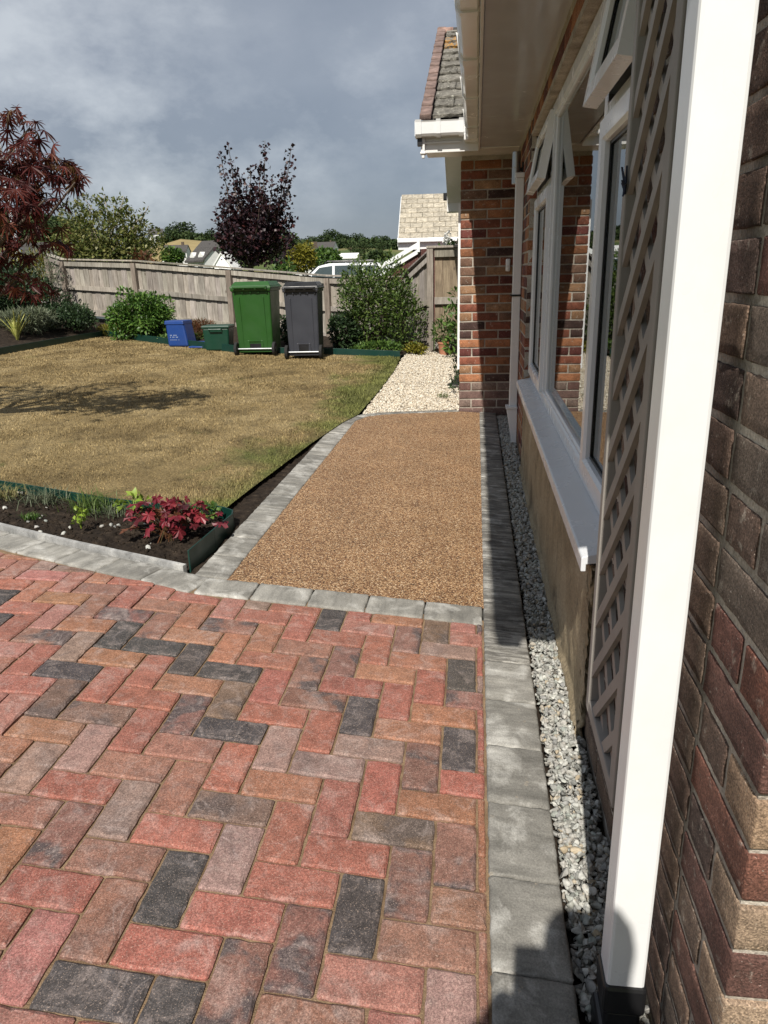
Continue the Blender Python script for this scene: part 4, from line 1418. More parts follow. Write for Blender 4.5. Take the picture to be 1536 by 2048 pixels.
def pane(y0, y1, z0, z1, x, rot=None):
    mb = MB(); mb.box(x, x + 0.004, y0, y1, z0, z1)
    g2 = MB(); w = 0.011
    rect_frame(g2, y0 - 0.003, y1 + 0.003, z0 - 0.003, z1 + 0.003, x - 0.006, x - 0.001, w, 0.0)
    for q in (mb, g2):
        if rot: q.v = [tuple(rot @ Vector(v)) for v in q.v]
    mb.build('glass_pane', MAT['glass'], window)
    g2.build('rubber_seal', MAT['black'], window)


pane(2.642, 4.308, 0.626, 2.060, 0.418)                  # the big fixed light
# inner bead of the fixed light
bead = MB(); rect_frame(bead, 2.640, 4.310, 0.624, 2.062, XO + 0.010, XO + 0.030, 0.014, 0.006)
bead.build('glazing_bead', MAT['frame'], window)
for y0, y1 in ((YA + 0.045, 2.583), (4.367, YB - 0.045)):
    sash = MB(); rect_frame(sash, y0, y1, 0.612, 1.728, XO - 0.018, XO + 0.045, 0.062, 0.010)
    sash.build('sash', MAT['frame'], window)
    pane(y0 + 0.063, y1 - 0.063, 0.676, 1.664, XO + 0.012)
    # top light, hung from its upper edge and propped open
    hinge = Vector((XO - 0.014, 0, 2.092))
    rot = Matrix.Translation(hinge) @ Matrix.Rotation(R(10.0), 4, 'Y') @ Matrix.Translation(-hinge)
    sash = MB(); rect_frame(sash, y0, y1, 1.768, 2.098, XO - 0.018, XO + 0.026, 0.056, 0.010)
    sash.v = [tuple(rot @ Vector(v)) for v in sash.v]
    sash.build('top_light', MAT['upvc'], window)
    pane(y0 + 0.057, y1 - 0.057, 1.826, 2.040, XO + 0.010, rot)
    stay = MB()
    for yy in (y0 + 0.02, y1 - 0.02):
        p = rot @ Vector((XO + 0.02, yy, 1.80))
        stay.tube([(XO + 0.02, yy, 1.90), (p.x + 0.012, yy, p.z + 0.05), p], 0.0045, 6)
        stay.box(XO - 0.002, XO + 0.02, yy - 0.008, yy + 0.008, 1.782, 1.80)
    stay.build('window_stay', MAT['steel'], window)

# ---- eaves: soffit boards, fascia, gutter
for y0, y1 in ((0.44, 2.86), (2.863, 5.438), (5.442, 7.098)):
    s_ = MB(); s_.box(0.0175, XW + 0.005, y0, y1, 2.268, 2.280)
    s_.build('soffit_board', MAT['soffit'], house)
for y0, y1 in ((0.42, 2.86), (2.864, 5.44), (5.444, 6.70)):
    f_ = MB(); f_.box(0.0, 0.016, y0, y1, 2.258, 2.44)
    f_.build('fascia', MAT['gutter'], house, bevel=0.003)


def gutter_mesh(name, axis, a0, a1, off, z0, parent, side):
    """square section gutter; (u, v) profile with u measured out from the fascia"""
    outer = [(0.002, 0.105), (0.002, 0.012), (0.012, 0.0), (0.080, 0.0), (0.094, 0.018), (0.104, 0.100), (0.110, 0.110)]
    inner = [(0.106, 0.110), (0.100, 0.100), (0.090, 0.021), (0.078, 0.004), (0.014, 0.004), (0.006, 0.014), (0.006, 0.105)]
    mb = MB()
    poly = outer + inner
    if axis == 'y': mb.prism(poly, (off, a0, z0), (side, 0, 0), (0, 0, 1), (0, a1 - a0, 0))
    else: mb.prism(poly, (a0, off, z0), (0, side, 0), (0, 0, 1), (a1 - a0, 0, 0))
    return mb


def gutter_ring(mb, axis, a, off, z0, side, w=0.05, k=1.0):
    outer = [(-0.001, 0.108), (-0.001, 0.006), (0.010, -0.009), (0.083, -0.009), (0.102, 0.014), (0.113, 0.100), (0.1195, 0.118)]
    poly = outer + [(0.113, 0.118), (0.104, 0.104), (0.092, 0.019), (0.0795, 0.0015), (0.013, 0.0015), (0.004, 0.012), (0.004, 0.108)]
    if axis == 'y': mb.prism(poly, (off, a - w / 2, z0), (side, 0, 0), (0, 0, 1), (0, w, 0))
    else: mb.prism(poly, (a - w / 2, off, z0), (0, side, 0), (0, 0, 1), (w, 0, 0))


gut = gutter_mesh('gutter', 'y', 0.32, 6.575, -0.001, 2.312, house, -1).build('gutter', MAT['gutter'], house)
for a in (1.3, 2.4, 3.50, 4.25, 5.09, 6.03):
    rg_ = MB(); gutter_ring(rg_, 'y', a, -0.001, 2.312, -1, 0.045 if a not in (4.25,) else 0.11)
    rg_.build('gutter_bracket', MAT['gutter'], gut)
# gutter of the wing, returning to the left
gut2 = gutter_mesh('gutter', 'x', -0.512, -0.003, 6.688, 2.358, house, -1)
gut2.box(-0.516, -0.511, 6.576, 6.688, 2.356, 2.468)
gut2 = gut2.build('gutter', MAT['upvc'], house)
for a in (-0.488, -0.325, -0.14):
    rg_ = MB(); gutter_ring(rg_, 'x', a, 6.688, 2.358, -1, 0.036 if a > -0.4 else 0.05)
    rg_.build('gutter_bracket', MAT['upvc'], gut2)
cnr = MB(); cnr.box(-0.118, -0.001, 6.560, 6.690, 2.306, 2.366)
cnr.build('gutter_corner', MAT['gutter'], gut2, bevel=0.012)
wf = MB(); wf.box(-0.440, -0.001, 6.691, 6.708, 2.245, 2.44)
wf.build('fascia', MAT['gutter'], house, bevel=0.002)
be = MB(); be.box(-0.472, -0.4405, 6.655, 6.735, 2.25, 2.42); be.box(-0.478, -0.434, 6.650, 6.742, 2.235, 2.25); be.box(-0.466, -0.444, 6.66, 6.70, 2.205, 2.235)
be.build('box_end', MAT['gutter'], house, bevel=0.002)
ws = MB(); ws.box(-0.440, XW - 0.01, 6.7085, 7.097, 2.262, 2.272)
ws.build('soffit_board', MAT['gutter'], house)

# ---- wing roof
EY, EZ, RY, RZ = 6.615, 2.470, 9.45, 3.83
sl = math.atan2(RZ - EZ, RY - EY)
FY = 2 * RY - EY                                        # far eave
roof = MB()
roof.prism([(EY + 0.05, EZ - 0.02), (RY, RZ - 0.045), (FY - 0.05, EZ - 0.02), (FY - 0.05, EZ - 0.07), (RY, RZ - 0.10), (EY + 0.05, EZ - 0.07)], (-0.44, 0, 0), (0, 1, 0), (0, 0, 1), (3.4, 0, 0))
# main slope over the house
roof.prism([(-0.07, 2.455), (3.2, 2.455 + 3.27 * 0.47), (6.4, 2.455), (6.4, 2.40), (3.2, 2.40 + 3.27 * 0.47), (-0.07, 2.40)], (0, 0.33, 0), (1, 0, 0), (0, 0, 1), (0, 9.14, 0))
roof = roof.build('roof', MAT['roof_felt'], house)
barge = MB()
for s_, ya in ((1, EY), (-1, FY)):
    def bp(t, dz): return (ya + s_ * (RY - EY) * t, EZ + (RZ - EZ) * t + dz)
    barge.prism([bp(0.02, -0.03), bp(1.0, -0.03), bp(1.0, -0.19), bp(0.02, -0.19)], (-0.462, 0, 0), (0, 1, 0), (0, 0, 1), (0.018, 0, 0))
    barge.prism([bp(0.02, -0.175), bp(1.0, -0.175), bp(1.0, -0.187), bp(0.02, -0.187)], (-0.4435, 0, 0), (0, 1, 0), (0, 0, 1), (0.30, 0, 0))
    if s_ < 0: barge.prism([bp(0.0, -0.055), bp(0.02, -0.045), bp(0.02, -0.31), bp(0.0, -0.30)], (-0.470, 0, 0), (0, 1, 0), (0, 0, 1), (0.32, 0, 0))
barge.build('bargeboard', MAT['gutter'], house)
fg = gutter_mesh('gutter', 'x', -0.53, -0.2, FY + 0.02, 2.36, house, 1)
fg.build('gutter', MAT['black'], house)
cb_ = MB(); cb_.box(-0.50, -0.462, 6.63, 6.70, 2.295, 2.356)
cb_.build('gutter_stop_bracket', MAT['black'], house)
NC = 12
gauge = math.hypot(RY - EY, RZ - EZ) / NC
tl = random.Random(12)
TM, VM = [], []
for s_ in range(5):
    Vb, Fb = rbox(0.163, 0.165, 0.0140, 0.005, 9, 8, 1, 0.0030, s_)
    TM.append(mesh_np('tile', Vb, Fb, MAT['tile']))
    Vb, Fb = rbox(0.046, 0.155, 0.024, 0.008, 1, 3, 1, 0.0015, s_ + 20)
    VM.append(mesh_np('verge_tile', Vb, Fb, MAT['verge'], True))
for c in range(NC + 1):
    t0 = min(c, NC - 0.35) * gauge
    for q in range(5):
        if c == NC and q > 0: pass
        f = 0.8 + 0.4 * tl.random()
        cx = -0.372 + 0.165 + 0.33 * q - (0.165 if c % 2 else 0)
        half = False
        if q == 0 and c % 2: half = True; cx = -0.372 + 0.0825
        s_ = t0 + 0.16
        p = (cx, EY + math.cos(sl) * s_ - math.sin(sl) * 0.018, EZ + math.sin(sl) * s_ + math.cos(sl) * 0.018)
        ob = link(TM[tl.randrange(5)], 'tile', roof, p, (sl - 0.085 + tl.gauss(0, 0.006), tl.gauss(0, 0.004), tl.gauss(0, 0.006)),
                  (0.155 * f, 0.145 * f, 0.125 * f, 0.8 if (c in (9, 10) and q == 0) else 0.0))
        if half: ob.scale = (0.49, 1, 1)
    s_ = t0 + 0.15
    f = 0.85 + 0.3 * tl.random()
    link(VM[c % 5], 'verge_tile', roof, (-0.430, EY + math.cos(sl) * s_ - math.sin(sl) * 0.024, EZ + math.sin(sl) * s_ + math.cos(sl) * 0.024),
         (sl - 0.055, 0.0, tl.gauss(0, 0.006)), (0.20 * f, 0.142 * f, 0.124 * f, 0))
rd = MB()
rd.tube([(-0.475, RY + 0.02, RZ + 0.02), (-0.30, RY + 0.02, RZ + 0.02)], 0.055, 10)
o = rd.build('ridge_end', MAT['verge'], roof, smooth=True); o.color = (0.34, 0.22, 0.18, 0)
rd = MB()
rd.tube([(-0.298, RY + 0.02, RZ + 0.018), (2.9, RY + 0.02, RZ + 0.018)], 0.052, 10)
rd.build('ridge', MAT['roof_felt'], roof, smooth=True)
# window in the long side of the wing, its white jamb seen edge on
df = MB(); rect_frame(df, 7.165, 8.55, 0.40, 1.88, -0.172, -0.138, 0.06, 0.006)
sw = df.build('side_window', MAT['upvc'], house)
dl = MB(); dl.box(-0.160, -0.156, 7.226, 8.489, 0.461, 1.819)
dl.build('glass_pane', MAT['glass'], sw)

# ---- things on the wall
dp = thing('downpipe', (0.28, 1.03, -0.02), 'white square downpipe with black shoe, nearest the camera beside the lattice', 'downpipe', 'white square downpipes')
p_ = MB(); p_.box(0.247, 0.313, 1.000, 1.066, 0.088, 2.20)
p_.hexa([(0.247, 1.0, 2.201), (0.313, 1.0, 2.201), (0.313, 1.066, 2.201), (0.247, 1.066, 2.201), (-0.088, 1.0, 2.305), (-0.022, 1.0, 2.305), (-0.022, 1.066, 2.305), (-0.088, 1.066, 2.305)])
p_.build('pipe', MAT['post'], dp, bevel=0.006)
s_ = MB(); s_.box(0.2425, 0.3175, 0.9945, 1.0715, 0.028, 0.094)
s_.build('collar', MAT['black'], dp, bevel=0.008)
s_ = MB(); s_.box(0.248, 0.312, 1.001, 1.066, -0.045, 0.03); s_.hexa([(0.232, 0.985, -0.046), (0.322, 0.985, -0.046), (0.322, 1.075, -0.046), (0.232, 1.075, -0.046),
                                                                     (0.240, 0.993, -0.005), (0.316, 0.993, -0.005), (0.316, 1.070, -0.005), (0.240, 1.070, -0.005)])
s_.build('shoe', MAT['black'], dp, bevel=0.007)
dp2 = thing('downpipe', (0.31, 6.0, -0.02), 'white square downpipe on the brick wall beyond the window, with a black tie', 'downpipe', 'white square downpipes')
p_ = MB(); p_.box(0.279, 0.342, 5.97, 6.033, 0.245, 1.95); p_.build('pipe', MAT['upvc'], dp2, bevel=0.005)
p_ = MB(); p_.hexa([(0.279, 5.97, 1.951), (0.342, 5.97, 1.951), (0.342, 6.033, 1.951), (0.279, 6.033, 1.951), (-0.088, 5.97, 2.305), (-0.022, 5.97, 2.305), (-0.022, 6.033, 2.305), (-0.088, 6.033, 2.305)])
p_ = MB(); p_.box(0.276, 0.344, 5.967, 6.036, 1.951, 1.985); p_.build('pipe_top', MAT['upvc'], dp2, bevel=0.004)
p_ = MB(); p_.box(0.275, 0.3445, 5.966, 6.037, 1.105, 1.120); p_.tube([(0.276, 5.966, 1.112), (0.262, 5.955, 1.118)], 0.006, 6)
p_.build('tie', MAT['black'], dp2)
p_ = MB(); p_.hexa([(0.305, 5.90, -0.045), (0.343, 5.90, -0.045), (0.343, 6.05, -0.045), (0.305, 6.05, -0.045), (0.258, 5.93, 0.232), (0.343, 5.93, 0.232), (0.343, 6.05, 0.232), (0.258, 6.05, 0.232)])
p_.box(0.252, 0.3435, 5.92, 6.055, 0.2325, 0.250)
p_.build('shoe', MAT['upvc'], dp2, bevel=0.003)

wlg = thing('wall_light', (0.345, 6.25, 1.98), 'brushed steel cylinder wall light above the white downpipe', 'wall light')
l_ = MB(); l_.lathe([(0.0, -0.115), (0.028, -0.115), (0.0325, -0.112), (0.0325, -0.003), (0.031, 0.0), (0.0325, 0.003), (0.0325, 0.112), (0.028, 0.115), (0.0, 0.115)], (0.292, 6.22, 2.045), 24)
l_.build('lamp_body', MAT['steel'], wlg, smooth=False)
l_ = MB(); l_.tube([(0.32, 6.22, 2.035), (0.340, 6.22, 2.035)], 0.014, 10); l_.box(0.335, 0.3445, 6.18, 6.26, 1.985, 2.085)
l_.build('bracket', MAT['black'], wlg)
bell = MB()
bell.add(*rbox(0.021, 0.010, 0.055, 0.0095, 1, 1, 2)); bell.v = [(a + 0.312, b + 7.090, c + 1.345) for a, b, c in bell.v]; bell.v = [(a - 0.028, b, c) for a, b, c in bell.v]
bp_ = thing('doorbell', (0.312, 7.1, 1.345), 'small oval white doorbell on the shaded brickwork beside the downpipe', 'doorbell')
bell.build('bell_plate', MAT['upvc'], bp_, smooth=True)
bb = MB(); bb.tube([(0.284, 7.081, 1.335), (0.284, 7.0765, 1.335)], 0.010, 12); bb.build('button', MAT['gutter'], bp_)

# ---- lattice panel
tr_ = thing('trellis', (0.32, 1.46, 0.22), 'beige painted lattice trellis panel fixed to the brick wall', 'trellis')
TY0, TY1, TZ0, TZ1 = 1.285, 1.665, 0.235, 2.06
TX = 0.298
fr_ = MB(); fr_.box(TX - 0.004, TX + 0.026, TY1 - 0.030, TY1, TZ0, TZ1); fr_.build('side_rail', MAT['trellis'], tr_, bevel=0.003)
fr_ = MB(); fr_.box(TX - 0.004, TX + 0.026, TY0, TY0 + 0.045, TZ0, TZ1); fr_.build('side_rail', MAT['trellis'], tr_, bevel=0.003)
fr_ = MB(); fr_.box(TX - 0.003, TX + 0.025, TY0 + 0.0455, TY1 - 0.0305, TZ0, TZ0 + 0.035); fr_.build('bottom_rail', MAT['trellis'], tr_, bevel=0.003)
fr_ = MB(); fr_.box(TX - 0.003, TX + 0.025, TY0 + 0.0455, TY1 - 0.0305, TZ1 - 0.035, TZ1); fr_.build('top_rail', MAT['trellis'], tr_, bevel=0.003)
y0, y1, z0, z1 = TY0 + 0.034, TY1 - 0.022, TZ0 + 0.02, TZ1 - 0.02
sp, hw = 0.138, 0.0135
for d, xo in ((-1, TX + 0.0005), (1, TX + 0.0115)):
    c = z0 - (y1 - y0)
    while c < z1 + (y1 - y0):
        # centre line z = c + d' * (y - y0)
        def zl(y): return c + (y - y0) if d > 0 else c + (y1 - y)
        ya, yb = y0, y1
        pts = []
        hh = hw * 1.414
        poly = [(ya, zl(ya) - hh), (yb, zl(yb) - hh), (yb, zl(yb) + hh), (ya, zl(ya) + hh)]
        poly = clip(clip(poly, 0, z1, 0, 1), 0, z0, 0, -1)
        if len(poly) > 2 and max(p[1] for p in poly) - min(p[1] for p in poly) > 0.03:
            s_ = MB(); s_.prism(poly, (xo, 0, 0), (0, 1, 0), (0, 0, 1), (0.0105, 0, 0))
            s_.build('slat', MAT['trellis'], tr_)
        c += sp
bt = MB(); bt.box(TX + 0.0265, XW + 0.001, TY0 + 0.005, TY0 + 0.035, 0.5, 0.55); bt.box(TX + 0.0265, XW + 0.001, TY1 - 0.028, TY1 - 0.005, 0.5, 0.55)
bt.box(TX + 0.0265, XW + 0.001, TY0 + 0.005, TY0 + 0.035, 1.7, 1.75); bt.box(TX + 0.0265, XW + 0.001, TY1 - 0.028, TY1 - 0.005, 1.7, 1.75)
bt.build('batten', MAT['trellis'], tr_)
kn = MB()
for a in range(7):
    t = a * 0.9
    kn.tube([(TX - 0.006, 1.628, 1.462), (TX - 0.010 - 0.004 * math.sin(t), 1.628 + 0.016 * math.cos(t), 1.462 + 0.028 * math.sin(t * 1.7)), (TX - 0.004, 1.634, 1.44 + 0.004 * a)], 0.0022, 5)
tag(kn.build('tie_string', MAT['cloth'], None), 'short knot of dark twine tied round a trellis slat', 'twine')

# ================================================================== garden fence and gate
GP = Vector((-0.737, 12.23, 0))
posts = []
for px, py, Y in ((92, 510, 14.55), (122, 520, 14.42), (265, 523, 14.08), (456, 537, 13.65), (653, 553, 13.22), (800, 556, 12.80)):
    p = at(px, py, Y); posts.append(p)
posts.append(Vector((GP.x, GP.y, 1.63)))
fence = thing('fence', (posts[3].x, posts[3].y, 0.35), 'weathered close boarded timber fence behind the wheelie bins, stepping up to the left', 'fence')
fr = random.Random(4)


def wcol(): f = 0.8 + 0.4 * fr.random(); return (f, f * (0.97 + 0.05 * fr.random()), f * (0.94 + 0.08 * fr.random()), 1)


def board(p0, p1, q0, q1, th, nrm, name, parent):
    """upright or level piece: bottom p0-p1, top q0-q1, thickness along nrm"""
    mb = MB(); n = Vector(nrm) * th
    mb.hexa([p0, p1, p1 + n, p0 + n, q0, q1, q1 + n, q0 + n])
    o = mb.build(name, MAT['wood'], parent, bevel=0.002)
    o.color = wcol()
    return o


def bay(a, b, za, zb, ba, bb, fence_, w=0.115, rails=(0.93, 0.50, 0.06), h=1.08):
    """one bay between posts a and b: boards behind, rails in front"""
    a = Vector((a[0], a[1], 0)); b = Vector((b[0], b[1], 0))
    L_ = (b - a).length; d = (b - a) / L_
    n = Vector((-d.y, d.x, 0))
    if n.y < 0: n = -n                                   # away from the camera
    k = max(1, round(L_ / w))
    for i in range(k):
        s0, s1 = i * L_ / k, (i + 1) * L_ / k + 0.012
        off = n * (0.055 + 0.010 * (i % 2))
        f = lambda s, u, v: u + (v - u) * s / L_
        j = fr.gauss(0, 0.004)
        P0 = a + d * s0 + off; P1 = a + d * s1 + off
        board(P0 + Vector((0, 0, f(s0, ba, bb))), P1 + Vector((0, 0, f(s1, ba, bb))), P0 + Vector((0, 0, f(s0, za, zb) - 0.015 + j)), P1 + Vector((0, 0, f(s1, za, zb) - 0.015 + j)), 0.014, n, 'board', fence_)
    for r in rails:
        z0, z1 = ba + (za - ba) * r, bb + (zb - bb) * r
        P0 = a + d * 0.04 + n * 0.012; P1 = b - d * 0.04 + n * 0.012
        hh = 0.042 if r > 0.1 else 0.06
        board(P0 + Vector((0, 0, z0 - hh)), P1 + Vector((0, 0, z1 - hh)), P0 + Vector((0, 0, z0 + hh)), P1 + Vector((0, 0, z1 + hh)), 0.040, n, 'rail' if r > 0.1 else 'gravel_board', fence_)
    P0 = a - n * 0.015; P1 = b - n * 0.015
    board(P0 + Vector((0, 0, za)), P1 + Vector((0, 0, zb)), P0 + Vector((0, 0, za + 0.028)), P1 + Vector((0, 0, zb + 0.028)), 0.115, n, 'capping', fence_)


for i in range(len(posts)):
    p = posts[i]
    base = float(np.interp(p.x, FX, FZ))
    if i < len(posts) - 1:
        d = (posts[min(i + 1, len(posts) - 1)] - p); d.z = 0; d.normalize()
        n = Vector((-d.y, d.x, 0)); n = n if n.y > 0 else -n
        mb = MB(); w = 0.048
        mb.hexa([p + d * s * w + n * t + Vector((0, 0, base - 0.15 - p.z)) for s, t in ((-1, -0.03), (1, -0.03), (1, 0.055), (-1, 0.055))] +
                [p + d * s * w + n * t + Vector((0, 0, -0.03)) for s, t in ((-1, -0.03), (1, -0.03), (1, 0.055), (-1, 0.055))])
        o = mb.build('post', MAT['wood'], fence, bevel=0.003); o.color = (0.72, 0.66, 0.62, 1)
    if i < len(posts) - 1:
        q = posts[i + 1]
        bay((p.x, p.y), (q.x, q.y), p.z, q.z, base - 0.02, float(np.interp(q.x, FX, FZ)) - 0.02, fence)
gate = thing('garden_gate', (-0.45, 12.25, 0.05), 'tall timber side gate between the fence post and the house wall', 'gate')
mb = MB(); mb.box(GP.x - 0.05, GP.x + 0.05, 12.19, 12.29, -0.1, 1.66)
o = mb.build('gate_post', MAT['wood'], fence, bevel=0.004); o.color = (0.85, 0.82, 0.8, 1)
x = GP.x + 0.075
while x < -0.16:
    x1 = min(x + 0.118, -0.155)
    b_ = MB(); b_.box(x, x1, 12.262 + 0.006 * fr.random(), 12.286, 0.04, 1.66)
    o = b_.build('board', MAT['wood'], gate, bevel=0.002); c = wcol(); o.color = (c[0] * 0.72, c[1] * 0.62, c[2] * 0.5, 1)
    x = x1 + 0.003
for z in (0.16, 0.86, 1.60):
    b_ = MB(); b_.box(GP.x + 0.072, -0.155, 12.215, 12.26, z - 0.055 - 0.02 * (z > 1.5), z + 0.055)
    o = b_.build('rail', MAT['wood'], gate, bevel=0.003); o.color = wcol()
b_ = MB(); b_.box(GP.x - 0.055, -0.155, 12.18, 12.30, 1.662, 1.695)
o = b_.build('capping', MAT['wood'], gate, bevel=0.003); o.color = (1.05, 1.02, 1, 1)

# ---- plastic lawn edging
def edging(name, pts, label, h=0.11, mat='edging', hs=None, group='green plastic lawn edging'):
    mb = MB(); th_ = 0.007
    hs = hs or [h] * len(pts)
    for i in range(len(pts) - 1):
        a, b = pts[i], pts[i + 1]
        d = Vector((b[0] - a[0], b[1] - a[1], 0)).normalized(); n = Vector((-d.y, d.x, 0)) * th_
        A, B = Vector((a[0], a[1], g1(*a) - 0.03)), Vector((b[0], b[1], g1(*b) - 0.03))
        za, zb = Vector((0, 0, hs[i] + 0.03)), Vector((0, 0, hs[i + 1] + 0.03))
        mb.hexa([A, B, B + n, A + n, A + za, B + zb, B + n + zb, A + n + za])
    return tag(mb.build(name, MAT[mat], None, bevel=0.002), label, 'lawn edging', group)


edging('lawn_edging', [(-1.213, 2.80), (-1.206, 3.10), (-1.205, 3.37), (-1.225, 3.44), (-1.29, 3.49), (-1.36, 3.52), (-1.65, 3.53), (-1.96, 3.575), (-2.25, 3.67), (-2.54, 3.775), (-3.3, 4.0)],
       'green plastic edging strip turning the corner of the front flower bed', hs=[0.082, 0.075, 0.062, 0.058, 0.052, 0.048, 0.040, 0.045, 0.042, 0.036, 0.034])
edging('lawn_edging', [(-1.115, 11.0), (-2.12, 11.12), (-3.0, 11.1)], 'green plastic edging strip under the big shrub beside the grey bin', 0.10)
edging('lawn_edging', [(-3.62, 11.08), (-5.25, 12.16), (-7.02, 13.5)], 'green plastic edging strip behind the blue and green recycling boxes', 0.12)
edging('lawn_edging', [(-7.04, 13.5), (-6.995, 10.1), (-7.01, 5.4)], 'dark edging strip along the left side of the lawn', 0.11)

# ================================================================== bins and boxes
def frustum(mb, x0, x1, y0, y1, z0, X0, X1, Y0, Y1, z1):
    mb.hexa([(x0, y0, z0), (x1, y0, z0), (x1, y1, z0), (x0, y1, z0), (X0, Y0, z1), (X1, Y0, z1), (X1, Y1, z1), (X0, Y1, z1)])


def wheelie(name, loc, rz, w, d, h, mat, label, lidcol=None):
    """the wheel and handle side looks along -y"""
    t = thing(name, loc, label, 'wheelie bin', 'wheelie bins on the lawn', rz)
    b = MB(); zb = 0.06
    wb, db = w * 0.435, d * 0.37
    frustum(b, -wb, wb, -db, db, zb, -w * 0.475, w * 0.475, -d * 0.47, d * 0.44, h * 0.885)
    b.build('body', MAT[mat], t, local=True, bevel=0.022)
    k = MB()                                              # kick plate and recess surround
    for sx in (-1, 1):
        frustum(k, sx * w * 0.17 - 0.022, sx * w * 0.17 + 0.022, -db - 0.014, -db + 0.02, 0.07, sx * w * 0.17 - 0.014, sx * w * 0.17 + 0.014, -db - 0.022, -db, 0.22)
    frustum(k, -w * 0.17, w * 0.17, -db - 0.012, -db + 0.01, 0.185, -w * 0.17, w * 0.17, -db - 0.026, -db, 0.215)
    frustum(k, -wb - 0.008, wb + 0.008, -db - 0.008, db + 0.008, 0.045, -wb - 0.006, wb + 0.006, -db - 0.008, db + 0.006, 0.085)
    k.build('kick_plate', MAT[mat], t, local=True, bevel=0.006)
    k = MB(); k.box(-w * 0.152, w * 0.152, -db - 0.0085, -db + 0.004, 0.092, 0.18)
    k.build('foot_recess', MAT['black'], t, local=True)
    for sx in (-1, 1):
        r_ = MB(); x = sx * w * 0.30
        frustum(r_, x - 0.006, x + 0.006, -db - 0.008, -db + 0.01, 0.12, x - 0.006, x + 0.006, -d * 0.47 - 0.007, -d * 0.44, h * 0.80)
        r_.build('rib', MAT[mat], t, local=True, bevel=0.003)
    rim = MB(); frustum(rim, -w * 0.492, w * 0.492, -d * 0.495, d * 0.465, h * 0.872, -w * 0.503, w * 0.503, -d * 0.512, d * 0.478, h * 0.908)
    for s_ in range(5):
        x = -w * 0.4 + s_ * w * 0.2
        rim.box(x - 0.008, x + 0.008, -d * 0.508, -d * 0.48, h * 0.845, h * 0.872)
    rim.build('rim', MAT[mat], t, local=True, bevel=0.008)
    lid = MB(); frustum(lid, -w * 0.515, w * 0.515, -d * 0.515, d * 0.56, h * 0.910, -w * 0.505, w * 0.505, -d * 0.50, d * 0.545, h * 0.940)
    frustum(lid, -w * 0.495, w * 0.495, -d * 0.48, d * 0.53, h * 0.9405, -w * 0.42, w * 0.42, -d * 0.36, d * 0.42, h * 1.0)
    lid.build('lid', MAT[lidcol or mat], t, local=True, bevel=0.010)
    hd = MB(); hy = -d * 0.565
    hd.tube([(-w * 0.40, hy, h * 0.925), (w * 0.40, hy, h * 0.925)], 0.016, 10)
    for x in (-0.40, -0.14, 0.14, 0.40):
        hd.box(x * w - 0.013, x * w + 0.013, hy - 0.005, -d * 0.495, h * 0.900, h * 0.936)
    hd.build('handle', MAT[lidcol or mat], t, local=True)
    ax = MB(); ax.tube([(-w * 0.44, -db - 0.03, 0.098), (w * 0.44, -db - 0.03, 0.098)], 0.0095, 8)
    ax.build('axle', MAT['galv'], t, local=True)
    for sx in (-1, 1):
        x0 = sx * w * 0.445
        a, c = sorted((x0, x0 + sx * 0.045))
        tw = MB(); tw.tube([(a, -db - 0.03, 0.098), (a + 0.005, -db - 0.03, 0.098), (c - 0.005, -db - 0.03, 0.098), (c, -db - 0.03, 0.098)], [0.086, 0.098, 0.098, 0.086], 20)
        wh = tw.build('wheel', MAT['rubber'], t, local=True)
        hb = MB(); hb.tube([(a - 0.004, -db - 0.03, 0.098), (c + 0.004, -db - 0.03, 0.098)], 0.045, 14)
        hb.build('hub', MAT['black'], wh, local=True)
    return t


def place(px, py, Y):
    p = at(px, py, Y); return (p.x, Y, g1(p.x, Y) + 0.012)


wheelie('wheelie_bin', (-3.265, 11.05, g1(-3.2, 11.0) + 0.01), R(1), 0.60, 0.66, 1.055, 'green_bin', 'bright green wheelie bin standing on the lawn by the fence')
wheelie('wheelie_bin', (-2.455, 10.66, g1(-2.5, 10.6) + 0.01), R(3), 0.505, 0.56, 1.055, 'grey_bin', 'dark grey wheelie bin with black lid on the lawn beside the bush', 'black')


def crate(name, loc, rz, label, w, d, h, mat, cat):
    t = thing(name, loc, label, cat, None, rz)
    b = MB(); frustum(b, -w * 0.43, w * 0.43, -d * 0.43, d * 0.43, 0, -w * 0.49, w * 0.49, -d * 0.48, d * 0.48, h * 0.86)
    b.build('body', MAT[mat], t, local=True, bevel=0.022)
    r_ = MB(); frustum(r_, -w * 0.5, w * 0.5, -d * 0.5, d * 0.5, h * 0.84, -w * 0.515, w * 0.515, -d * 0.515, d * 0.515, h * 0.89)
    r_.build('rim', MAT[mat], t, local=True, bevel=0.007)
    return t


pb = place(441, 707, 11.45)
cd = crate('recycling_box', pb, R(4), 'dark green lidded recycling box on the lawn beside the green bin', 0.43, 0.36, 0.40, 'dark_green', 'recycling box')
l_ = MB(); frustum(l_, -0.225, 0.225, -0.19, 0.19, 0.357, -0.215, 0.215, -0.18, 0.18, 0.385)
l_.build('lid', MAT['dark_green'], cd, local=True, bevel=0.008)
l_ = MB(); l_.tube([(-0.10, -0.188, 0.335), (-0.095, -0.22, 0.328), (0.095, -0.22, 0.328), (0.10, -0.188, 0.335)], 0.011, 8)
l_.build('handle', MAT['dark_green'], cd, local=True)
pb = place(366, 700, 11.95)
bbx = thing('recycling_box', pb, 'blue plastic recycling box stood on end on the lawn, with white print', 'recycling box', None, R(-7))
b = MB(); frustum(b, -0.165, 0.20, -0.17, 0.17, 0.0, -0.195, 0.135, -0.15, 0.15, 0.40)
b.build('body', MAT['blue'], bbx, local=True, bevel=0.03)
b = MB(); frustum(b, -0.203, 0.145, -0.165, 0.165, 0.352, -0.198, 0.135, -0.155, 0.155, 0.415)
